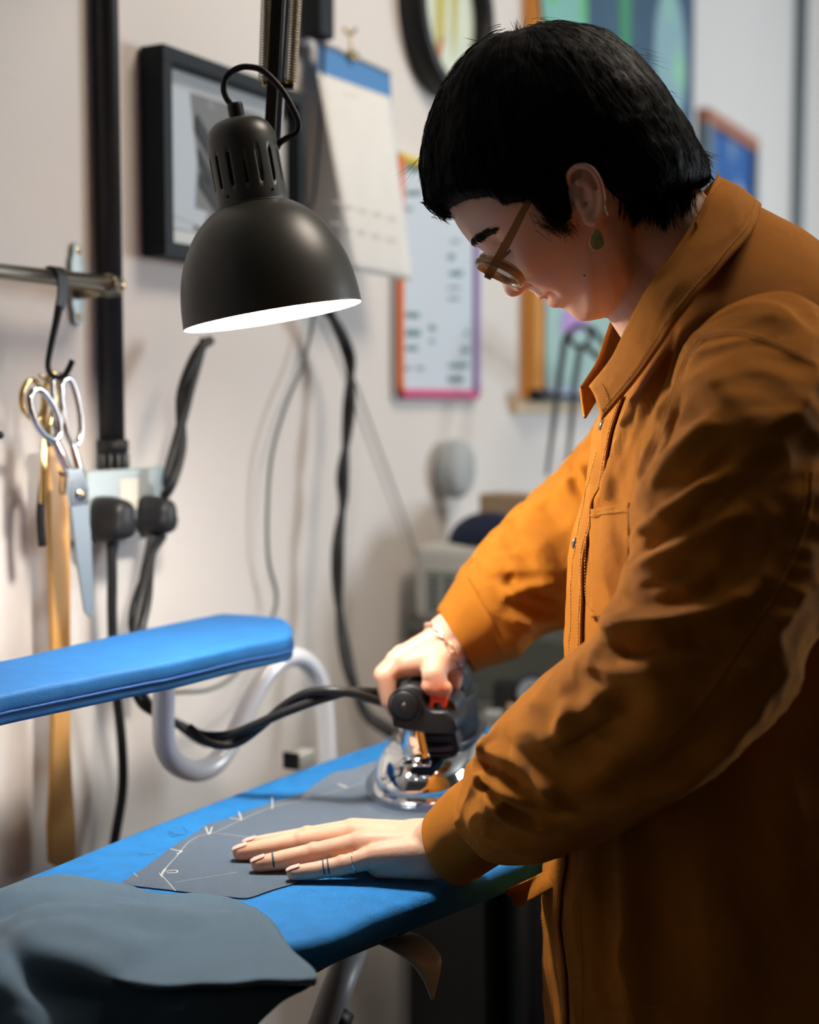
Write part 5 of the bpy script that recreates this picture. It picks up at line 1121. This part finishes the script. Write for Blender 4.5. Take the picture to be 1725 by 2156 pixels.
SL = mk_sleeve([((1478, 715), (1700, 668), 1.10, .035), ((1438, 770), (1760, 745), 1.07, .055), ((1404, 850), (1775, 830), 1.04, .066), ((1372, 960), (1788, 950), 1.02, .070), ((1332, 1080), (1782, 1110), 1.005, .070), ((1318, 1180), (1760, 1230), 1.0, .070), ((1290, 1275), (1715, 1345), .99, .069), ((1266, 1340), (1655, 1460), .985, .068),
                ((1215, 1395), (1565, 1570), 1.0, .064), ((1120, 1468), (1455, 1650), 1.03, .060), ((1040, 1540), (1330, 1715), 1.07, .055), ((1002, 1590), (1210, 1765), 1.105, .050), ((990, 1632), (1125, 1795), 1.13, .043), ((988, 1645), (1084, 1788), 1.142, .036), ((968, 1660), (1064, 1800), 1.149, .033)],
               160, 260, .0040, 17, W(1000, 1650, 1.1)-W(1500, 1350, 1.0), 9, [
 # upper sleeve pleats from the armpit
 ([(1312, 1150), (1360, 1105), (1440, 1050), (1520, 1000)], .009, .006), ([(1330, 1120), (1400, 1060), (1480, 1000), (1540, 950)], .006, -.0045), ([(1320, 1200), (1400, 1160), (1500, 1110), (1560, 1080)], .008, .005), ([(1340, 1175), (1420, 1125), (1500, 1075)], .006, -.005),
 ([(1350, 1040), (1420, 960), (1500, 880)], .010, .004), ([(1410, 820), (1380, 920), (1345, 1020)], .007, .004), ([(1430, 840), (1400, 930), (1370, 1010)], .006, -.004), ([(1470, 760), (1520, 830), (1600, 880)], .014, .003),
 ([(1325, 1235), (1400, 1220), (1480, 1190)], .008, -.004),
 # big folds at the elbow
 ([(1262, 1312), (1330, 1305), (1420, 1310), (1520, 1270), (1600, 1215)], .012, .011), ([(1285, 1280), (1380, 1275), (1470, 1262), (1560, 1215)], .010, -.008), ([(1290, 1375), (1340, 1372), (1420, 1350), (1500, 1330)], .010, -.010),
 ([(1230, 1400), (1290, 1402), (1350, 1415), (1420, 1400)], .014, .008), ([(1265, 1345), (1350, 1335), (1420, 1330)], .012, .005), ([(1180, 1440), (1200, 1490), (1190, 1540)], .010, .004), ([(1330, 1460), (1280, 1520), (1200, 1590), (1130, 1620)], .014, -.006),
 ([(1280, 1470), (1220, 1510), (1160, 1560)], .012, .004), ([(1450, 1480), (1350, 1560), (1250, 1620)], .016, .005), ([(1480, 1560), (1380, 1640), (1270, 1690)], .014, -.005), ([(1560, 1330), (1500, 1420), (1420, 1500)], .014, -.004),
 # gathers at the cuff
 ([(1010, 1570), (1080, 1600), (1150, 1660), (1200, 1700)], .007, .006), ([(1000, 1600), (1060, 1640), (1130, 1690)], .006, -.006), ([(1005, 1625), (1070, 1668), (1160, 1700)], .006, .005), ([(1010, 1650), (1060, 1700), (1130, 1730)], .005, -.004), ([(1030, 1690), (1090, 1730), (1180, 1740)], .006, .004),
 ([(1060, 1560), (1090, 1620), (1130, 1660)], .008, -.004), ([(1040, 1545), (1020, 1580), (1005, 1600)], .006, .004), ([(1000, 1608), (1012, 1612)], .005, -.007), ([(1005, 1654), (1016, 1655)], .0045, -.008)])
mb = MB(); grid(mb, SL, True); sl1 = spart('sleeve', mb, th=.0014)
SR = mk_sleeve([((1330, 800), (1420, 1190), 1.418, .06), ((1265, 890), (1340, 1240), 1.438, .064), ((1190, 970), (1262, 1290), 1.453, .062), ((1120, 1035), (1195, 1318), 1.458, .058), ((1062, 1100), (1150, 1330), 1.453, .055), ((1012, 1160), (1110, 1352), 1.448, .052), ((990, 1190), (1092, 1375), 1.443, .047), ((978, 1202), (1084, 1380), 1.441, .045), ((966, 1222), (1062, 1384), 1.440, .041)],
               130, 170, .0042, 16, W(1000, 1200, 1.4)-W(1300, 1100, 1.4), 21, [
 ([(1060, 1210), (1085, 1230), (1150, 1260), (1210, 1290)], .008, -.007), ([(1070, 1250), (1110, 1240), (1160, 1230)], .007, .007), ([(1080, 1270), (1130, 1290), (1190, 1300)], .007, -.006), ([(1075, 1300), (1120, 1320)], .006, .005), ([(1060, 1110), (1080, 1150), (1130, 1200)], .010, -.004),
 ([(1040, 1130), (1010, 1165), (1000, 1190)], .008, .004), ([(1130, 1040), (1170, 1100), (1220, 1150)], .012, -.004), ([(1200, 970), (1215, 1030), (1250, 1060)], .008, -.005), ([(1215, 960), (1235, 1010), (1250, 1030)], .006, .004), ([(1090, 1060), (1110, 1130), (1180, 1200)], .012, .004)])
mb = MB(); grid(mb, SR, True); sl2 = spart('sleeve', mb, th=.0014)
# cuffs (open, squared corner hanging)
def cuff(rings, seed, gap=.0, name='cuff', th=.0028):
    G = []
    for a, b, y, h in rings:
        A_, B_ = W(*a, y), W(*b, y); c = (A_+B_)/2; hv = (A_-B_)/2; G.append((c, hv, h))
    C_ = np.array([g[0] for g in G]); T_ = norm(np.gradient(C_, axis=0)); R = []
    for (c, hv, h), t in zip(G, T_):
        s_ = norm(np.cross(t, hv)); s_ = -s_ if s_[1] > 0 else s_
        R.append([c+hv*math.cos(q)+s_*h*math.copysign(abs(math.sin(q))**(1 if math.cos(q) > 0 else 1.5), math.sin(q)) for q in np.linspace(0, 2*math.pi, 90, endpoint=False)])
    G = cr(np.array(R), 30)
    for i in range(G.shape[0]):
        for j in range(G.shape[1]): G[i, j] += norm(G[i, j]-G[i].mean(0))*.0016*nz(G[i, j], 38, seed)
    mb = MB(); grid(mb, G, True); return spart(name, mb, th=th, off=0), G
cf1, CG1 = cuff([((983, 1640), (1082, 1788), 1.142, .037), ((955, 1662), (1058, 1812), 1.150, .036), ((926, 1688), (1026, 1834), 1.160, .0345), ((899, 1714), (990, 1856), 1.168, .033)], 1)
cf2, CG2 = cuff([((978, 1200), (1084, 1380), 1.440, .045), ((962, 1225), (1060, 1392), 1.44, .042), ((944, 1254), (1030, 1402), 1.438, .039), ((924, 1287), (996, 1412), 1.436, .036)], 2)
def seam(G, i, j0, j1, r=.0007, off=.0008, dash=True, mb=None, par=None):
    """stitches along row i (or along columns when i is a slice tuple)"""
    mb = mb or MB()
    P = G; n_ = len(P); step = 0; L = 0
    for k in range(0, n_-2, 2): tube(mb, P[k:k+2], r, 4, cap=True)
    return mb
def stitch_px(Gs, pts, nm='stitching', r=.00038, parent=None, step=.0026, lift=.0005):
    mb = MB(); B_ = Gs; P = cr(np.array(pts, float), len(pts)*40); Q = []
    for x, y in P:
        h, n2 = hit(B_, x, y)
        if h is not None:
            if np.dot(n2, h-CAM) > 0: n2 = -n2
            Q.append(h+n2*lift)
    if len(Q) < 4: return
    Q = np.array(Q); c = np.r_[0, np.cumsum(np.linalg.norm(np.diff(Q, axis=0), axis=1))]; t = 0
    while t+step*.7 < c[-1]:
        s0 = [np.interp(t, c, Q[:, d]) for d in range(3)]; s1 = [np.interp(t+step*.65, c, Q[:, d]) for d in range(3)]
        if np.linalg.norm(np.array(s1)-s0) < step*1.5: tube(mb, np.array([s0, s1]), r, 4)
        t += step
    if mb.n: return spart(nm, mb, m_stitch, fixn=False)
def bvg(G): mb = MB(); grid(mb, G, True); return bvh(mb.verts(), mb.f)
BT, BL, BR, BC1, BC2 = bvg(TG), bvg(SL), bvg(SR), bvg(CG1), bvg(CG2)
stitch_px(BC1, [(908, 1718), (935, 1765), (975, 1820), (992, 1846)]); stitch_px(BC1, [(978, 1650), (1010, 1700), (1045, 1755), (1070, 1790)]); stitch_px(BC1, [(992, 1846), (1030, 1822), (1070, 1790)])
stitch_px(BC2, [(932, 1292), (965, 1330), (990, 1385)])
for o_ in (0, 7):
    stitch_px(BL, [(1470+o_, 715+o_), (1440+o_, 760), (1418+o_, 820), (1392+o_, 900), (1365+o_, 980)]); stitch_px(BL, [(1480, 712-o_), (1560, 705-o_), (1650, 735-o_), (1725, 775-o_)])
    stitch_px(BL, [(1712-o_*2, 1000), (1700-o_*2, 1100), (1650-o_*2, 1220), (1580-o_*2, 1330), (1500-o_*2, 1450), (1400-o_*2, 1560)])
# raised shoulder seam roll and rear sleeve felled seam
def roll(Bv, pts, r, nm='seam_roll', flat=1.):
    P = []
    for x, y in cr(np.array(pts, float), 90):
        h, n2 = hit(Bv, x, y)
        if h is not None: P.append(h)
    if len(P) < 5: return
    mb = MB(); tube(mb, np.array(P), r, 8, flat=flat); spart(nm, mb)
roll(BL, [(1712, 990), (1700, 1100), (1650, 1220), (1580, 1330), (1500, 1450), (1400, 1560)], .0016)
# placket: strip of torso grid around the front, slightly proud
def patch(i0, i1, j0, j1, lift=.0016, nm='placket', step=1):
    js = [j % TG.shape[1] for j in range(j0, j1+1)]; G = TG[i0:i1:step][:, js]+TN[i0:i1:step][:, js]*lift; mb = MB(); grid(mb, G); o = spart(nm, mb, th=.0018, off=0); return G, o
PGrid, _ = patch(34, 240, -6, 9, .0022)
def gpath(G, j, r=.0004): return G[:, j]
def stitch_path(P, r=.0004, step=.0028, lift=None):
    mb = MB(); c = np.r_[0, np.cumsum(np.linalg.norm(np.diff(P, axis=0), axis=1))]; t = 0
    while t+step < c[-1]:
        s0 = np.array([np.interp(t, c, P[:, d]) for d in range(3)]); s1 = np.array([np.interp(t+step*.65, c, P[:, d]) for d in range(3)]); tube(mb, np.array([s0, s1]), r, 4); t += step
    spart('stitching', mb, m_stitch, fixn=False)
PN = gnormals(PGrid, False); PN = np.where((PN*(PGrid-TG.mean((0, 1)))).sum(-1, keepdims=True) < 0, -PN, PN)
stitch_path(PGrid[:, 14]+PN[:, 14]*.0012); stitch_path(PGrid[:, 8]+PN[:, 8]*.0012)
m_snap = MAT('pearl_snap', (.35, .25, .14), .15, .6, coat=.5)
for k in (12, 62, 110): # snaps
    if k < len(PGrid):
        c = PGrid[k, 7]+PN[k, 7]*.0015; mb = MB(); lathe(mb, [(.0001, .0022), (.003, .002), (.0046, .0012), (.005, 0)], c, PN[k, 7], 24); b_ = spart('snap_button', mb, m_snap)
# chest pocket on the near side, traced on the torso
def tracepatch(Bv, quad, nu, nv, nm, lift=.0016, th=.0016):
    G = []
    for i in range(nv):
        row = []
        for j in range(nu):
            u, v = j/(nu-1), i/(nv-1); x = lerp(lerp(quad[0][0], quad[1][0], u), lerp(quad[3][0], quad[2][0], u), v); y = lerp(lerp(quad[0][1], quad[1][1], u), lerp(quad[3][1], quad[2][1], u), v); h, n2 = hit(Bv, x, y)
            if h is None: h = row[-1] if row else (G[-1][j] if G else V(0, 0, 0)); n2 = V(0, 0, 0)
            if np.dot(n2, h-CAM) > 0: n2 = -n2
            row.append(h+n2*lift)
        G.append(row)
    mb = MB(); grid(mb, np.array(G)); return spart(nm, mb, th=th, off=0)
pk = tracepatch(BT, [(1246, 1072), (1330, 1058), (1330, 1300), (1250, 1300)], 20, 40, 'chest_pocket')
stitch_px(BT, [(1243, 1130), (1240, 1200), (1242, 1260), (1262, 1295), (1285, 1315)], lift=.0035); stitch_px(BT, [(1250, 1085), (1290, 1080), (1325, 1076)], lift=.0035)
stitch_px(BT, [(1222, 1900), (1226, 2000), (1228, 2156)]); stitch_px(BT, [(1235, 2125), (1400, 2118), (1600, 2090), (1725, 2060)])
# hanging far front corner of the shirt under the forearm
Gc = []
for i in range(14):
    v = i/13; row = []
    for j in range(14):
        u = j/13; x = lerp(lerp(1062, 1250, u), lerp(1090, 1240, u), v); y = lerp(lerp(1874, 1790, u), lerp(1912, 1830, u), v); row.append(W(x, y, 1.165+.012*math.sin(u*5+v*2)))
    Gc.append(row)
mb = MB(); grid(mb, np.array(Gc)); spart('shirt_tail', mb, th=.0014)
# ---- collar
CA = [(1506, 392, 1.235), (1508, 380, 1.21), (1512, 375, 1.18), (1505, 392, 1.15), (1488, 425, 1.125), (1430, 520, 1.108), (1362, 615, 1.108), (1322, 690, 1.122), (1290, 755, 1.135), (1243, 815, 1.15)]
CB = [(1590, 420, 1.26), (1600, 425, 1.22), (1602, 432, 1.18), (1597, 448, 1.135), (1574, 500, 1.10), (1500, 585, 1.072), (1430, 668, 1.062), (1385, 735, 1.075), (1330, 810, 1.10), (1268, 884, 1.125)]
A_ = cr(np.array([W(*q) for q in CA]), 90); B_ = cr(np.array([W(*q) for q in CB]), 90)
G = []
for i in range(90):
    row = []
    for j in range(16):
        v = j/15; row.append(lerp(A_[i], B_[i], v)+V(0, -1, .5)*.006*math.sin(v*math.pi)+V(0, -1, .3)*.0012*nz(A_[i]*1+B_[i]*v, 30))
    G.append(row)
CGd = np.array(G)[20:]; MG = CGd.copy(); MG[..., 1] = 2*HY-MG[..., 1]
for k in range(8): # ease the two halves into each other at the back
    w_ = (1-k/8)**2; CGd[k, :, 1] = lerp(CGd[k, :, 1], HY-.0035*k, w_); MG[k, :, 1] = 2*HY-CGd[k, :, 1]
mb = MB(); grid(mb, np.concatenate([MG[:0:-1], CGd])); spart('collar', mb, th=.0030, off=0)
CN = gnormals(CGd, False); CN = np.where((CN*(V(.2, .6, 1.45)-CGd)).sum(-1, keepdims=True) > 0, -CN, CN)
CN = np.where(CN[..., 1:2] > .3, -CN, CN)
stitch_path(CGd[2:, 13]+CN[2:, 13]*.0022); stitch_path(lerp(CGd[65, :14], CGd[67, :14], .3)+CN[65, :14]*.0022)
# inner stand and the mirrored far side
St = [(1452, 505, 1.105), (1482, 440, 1.122), (1498, 408, 1.148), (1503, 396, 1.18), (1498, 408, 1.212), (1482, 440, 1.235), (1440, 540, 1.25)]
S_ = cr(np.array([W(*q) for q in St]), 60); G = np.array([[p+V(0, 0, -.030*v)+V(.012*v, 0, 0)+V(.004, 0, .012)*(1-v) for v in np.linspace(0, 1, 8)] for p in S_]); mb = MB(); grid(mb, G); spart('collar_stand', mb, th=.002, off=0)

# yoke cap: back/shoulder panel edge just behind the collar
# ---- trousers (dark, below and inside the shirt)
mb = MB()
for dy in (-.085, .085):
    chain(mb, [V(.27, 1.2+dy*.9, .86), V(.26, 1.2+dy, .50), V(.31, 1.2+dy, .08)], [.088, .072, .056], 28)
ell(mb, V(.27, 1.2, .88), V(.125, 0, 0), V(0, .150, 0), V(0, 0, .11))
v, f, _ = voxel(mb, .008, 2); pe.part('trousers', (v, f), MAT('black_denim', (.012, .012, .014), .8), label='black trousers')
for dy in (-.085, .085):
    mb = MB(); ell(mb, V(.27, 1.2+dy, .045), V(.135, 0, 0), V(0, .045, 0), V(0, 0, .045), p=.8); pe.part('shoe', mb, m_blacksoft)
# ================================================================ glasses and jewellery (worn, but things of their own)
m_acr = MAT('smoky_amber_acrylic', (.50, .30, .15), .12, trans=.6, ior=1.45)
m_lens = GLASS('lens_glass', (.93, .9, .86), ior=1.4)
gl = Thing('eyeglasses', 'clear brown acrylic eyeglasses worn low on the nose', 'glasses', W(1040, 570, HY))
gv = norm(W(1100, 601, HY)-W(1008, 556, HY)); gf = norm(np.cross(gv, V(0, 1, 0))); 
if gf[2] > 0: gf = -gf
for s in (-1, 1):
    c = W(1052, 574, HY-.03); c = V(c[0], HY+s*.0335, c[2])+(V(.006, 0, .010) if s > 0 else 0)
    P = [c+gv*.0195*math.copysign(abs(math.cos(t))**.85, math.cos(t))+V(0, s*.0255, 0)*math.copysign(abs(math.sin(t))**.85, math.sin(t))-gf*.0035*(math.sin(t) > 0)*math.sin(t)**2 for t in np.linspace(0, 2*math.pi, 48, endpoint=False)]
    mb = MB(); tube(mb, np.array(P), .0024, 10, closed=True, up=gf, flat=1.7); gl.part('rim', mb, m_acr)
    mb = MB(); mb.add(np.array(P), [tuple(range(48))]); gl.part('lens', mb, m_lens, smooth=False)
    h = V(W(1034, 572, HY)[0], 0, W(1034, 572, HY)[2]) if s > 0 else None
    if s < 0: T_ = [W(1031, 576, 1.118), W(1052, 540, 1.112), W(1080, 488, 1.107), W(1112, 428, 1.1065), W(1150, 380, 1.115), W(1205, 352, 1.118), W(1245, 372, 1.116)]
    else: T_ = [V(q[0], 2*HY-q[1], q[2]) for q in (W(1031, 576, 1.118)+V(.014, 0, .028), W(1052, 540, 1.112)+V(.006, 0, .01), W(1080, 488, 1.107), W(1112, 428, 1.1065), W(1150, 380, 1.115), W(1205, 352, 1.118), W(1245, 372, 1.116))]
    T_[0] = T_[0]+gf*.002
    mb = MB(); strap(mb, cr(np.array(T_), 50), [.0036, .0036, .0030, .0022, .0018, .0016], .0013, norm(np.cross(V(0, 1, 0), T_[1]-T_[0]))); gl.part('temple_arm', mb, m_acr, angle=40)
    mb = MB(); box(mb, T_[0]-V(0, s*.003, 0), gv*.003, V(0, .002, 0), gf*.002, .001); gl.part('hinge', mb, MAT('hinge_metal', (.3, .22, .16), .3, .9), angle=40)
c = W(1036, 563, HY); mb = MB(); tube(mb, [c+V(0, -.010, 0)+gf*.001, c+V(0, 0, 0)+gf*.004, c+V(0, .010, 0)+gf*.001], .0024, 10, n=12); gl.part('bridge', mb, m_acr)
# drop earring
yE = W(1252, 470, HY)[1]-WD-.012; 
de = Thing('drop_earring', 'hammered brass teardrop earring hanging from the near ear', 'earring', W(1257, 500, yE))
mb = MB(); tube(mb, [W(1251, 461, yE-.001), W(1250, 470, yE-.0035), W(1253, 481, yE-.002)], .00035, 8, n=14); de.part('ear_wire', mb, MAT('rose_gold', (.8, .5, .38), .25, 1))
P = []
for t in np.linspace(0, 2*math.pi, 36, endpoint=False):
    x = 15*math.sin(t)*(1-.25*math.cos(t)); y = -23*math.cos(t); P.append(W(1257+x*.98, 505+y, yE))
mb = MB(); prism(mb, np.array(P), V(0, .0012, 0), .0004); de.part('pendant', mb, MAT('hammered_brass', (.80, .62, .26), .3, 1, bump=.0015, bscale=130, detail=1), angle=50)
eb = Thing('ear_stud', 'short pave bar stud on the rim of the near ear', 'earring', W(1277, 443, yE+.004))
mb = MB(); tube(mb, [W(1273, 431, yE-.004), W(1276, 443, yE-.005), W(1281, 452, yE-.003)], .0007, 8); eb.part('bar', mb, m_steel)
mb = MB()
for k in range(7): sph(mb, lerp(W(1273, 431, yE-.0047), W(1280, 452, yE-.0045), k/6), .0008, 8, 6)
eb.part('stone', mb, m_chrome)
mb = MB(); c = W(1094, 607, HY-.0125); tube(mb, [c+V(.0020*math.cos(t), -.0022*math.sin(t)-.001, .0028*math.sin(t)+.0008) for t in np.linspace(-.4, 3.4, 14)], .00035, 8); solo('nose_ring', 'fine rose gold ring in the near nostril', 'ring', mb, MAT('rose_gold_ring', (.85, .6, .5), .2, 1))
# ring on little finger
p0, p1 = fing['pinky'][0], fing['pinky'][1]; c = lerp(p0, p1, .62); a = norm(p1-p0+V(0, .15, 0)*np.linalg.norm(p1-p0)); e1_ = norm(np.cross(a, UP)); e2_ = np.cross(a, e1_)
P = []
for t in np.linspace(0, 2*math.pi, 40, endpoint=False):
    dd = math.cos(t)*e1_+math.sin(t)*e2_; h = BB.ray_cast(Vector((c+dd*.02).tolist()), Vector((-dd).tolist()))[0]; P.append((np.array(h) if h is not None else c+dd*.008)+dd*.0002)
mb = MB(); tube(mb, np.array(P), .00055, 8, closed=True); fr_ = solo('finger_ring', 'thin silver ring with a gold bead on the little finger of the flat hand', 'ring', mb, m_chrome)
# bracelet: chain of links round the gripping wrist
br = Thing('chain_bracelet', 'rose gold paperclip chain bracelet on the ironing wrist', 'bracelet', W(930, 1320, 1.40))
a = norm(W(985, 1302, 1.437)-W(900, 1368, 1.432)); c = W(928, 1354, 1.434); e1_ = norm(np.cross(a, V(0, 1, 0))); e2_ = np.cross(a, e1_)
pts = []
for t in np.linspace(0, 2*math.pi, 25, endpoint=False):
    dd = math.cos(t)*e1_+math.sin(t)*e2_; c2_ = c+a*.004*math.sin(t)
    h = BB.ray_cast(Vector((c2_+dd*.06).tolist()), Vector((-dd).tolist()))[0]; pts.append((np.array(h) if h is not None else c2_+dd*.026)+dd*.0024)
m_rg = MAT('rose_gold_chain', (.85, .6, .48), .15, 1)
for k in range(24):
    p, q = pts[k], pts[(k+1) % 24]; m_ = (p+q)/2; u = norm(q-p); nrm = norm(m_-c); b = np.cross(u, nrm); L = np.linalg.norm(q-p)*.62
    if k % 2: b = nrm
    P = [m_+u*L*math.cos(t)+b*.0030*math.sin(t) for t in np.linspace(0, 2*math.pi, 16, endpoint=False)]; mb = MB(); tube(mb, np.array(P), .0008, 6, closed=True); br.part('link', mb, m_rg)
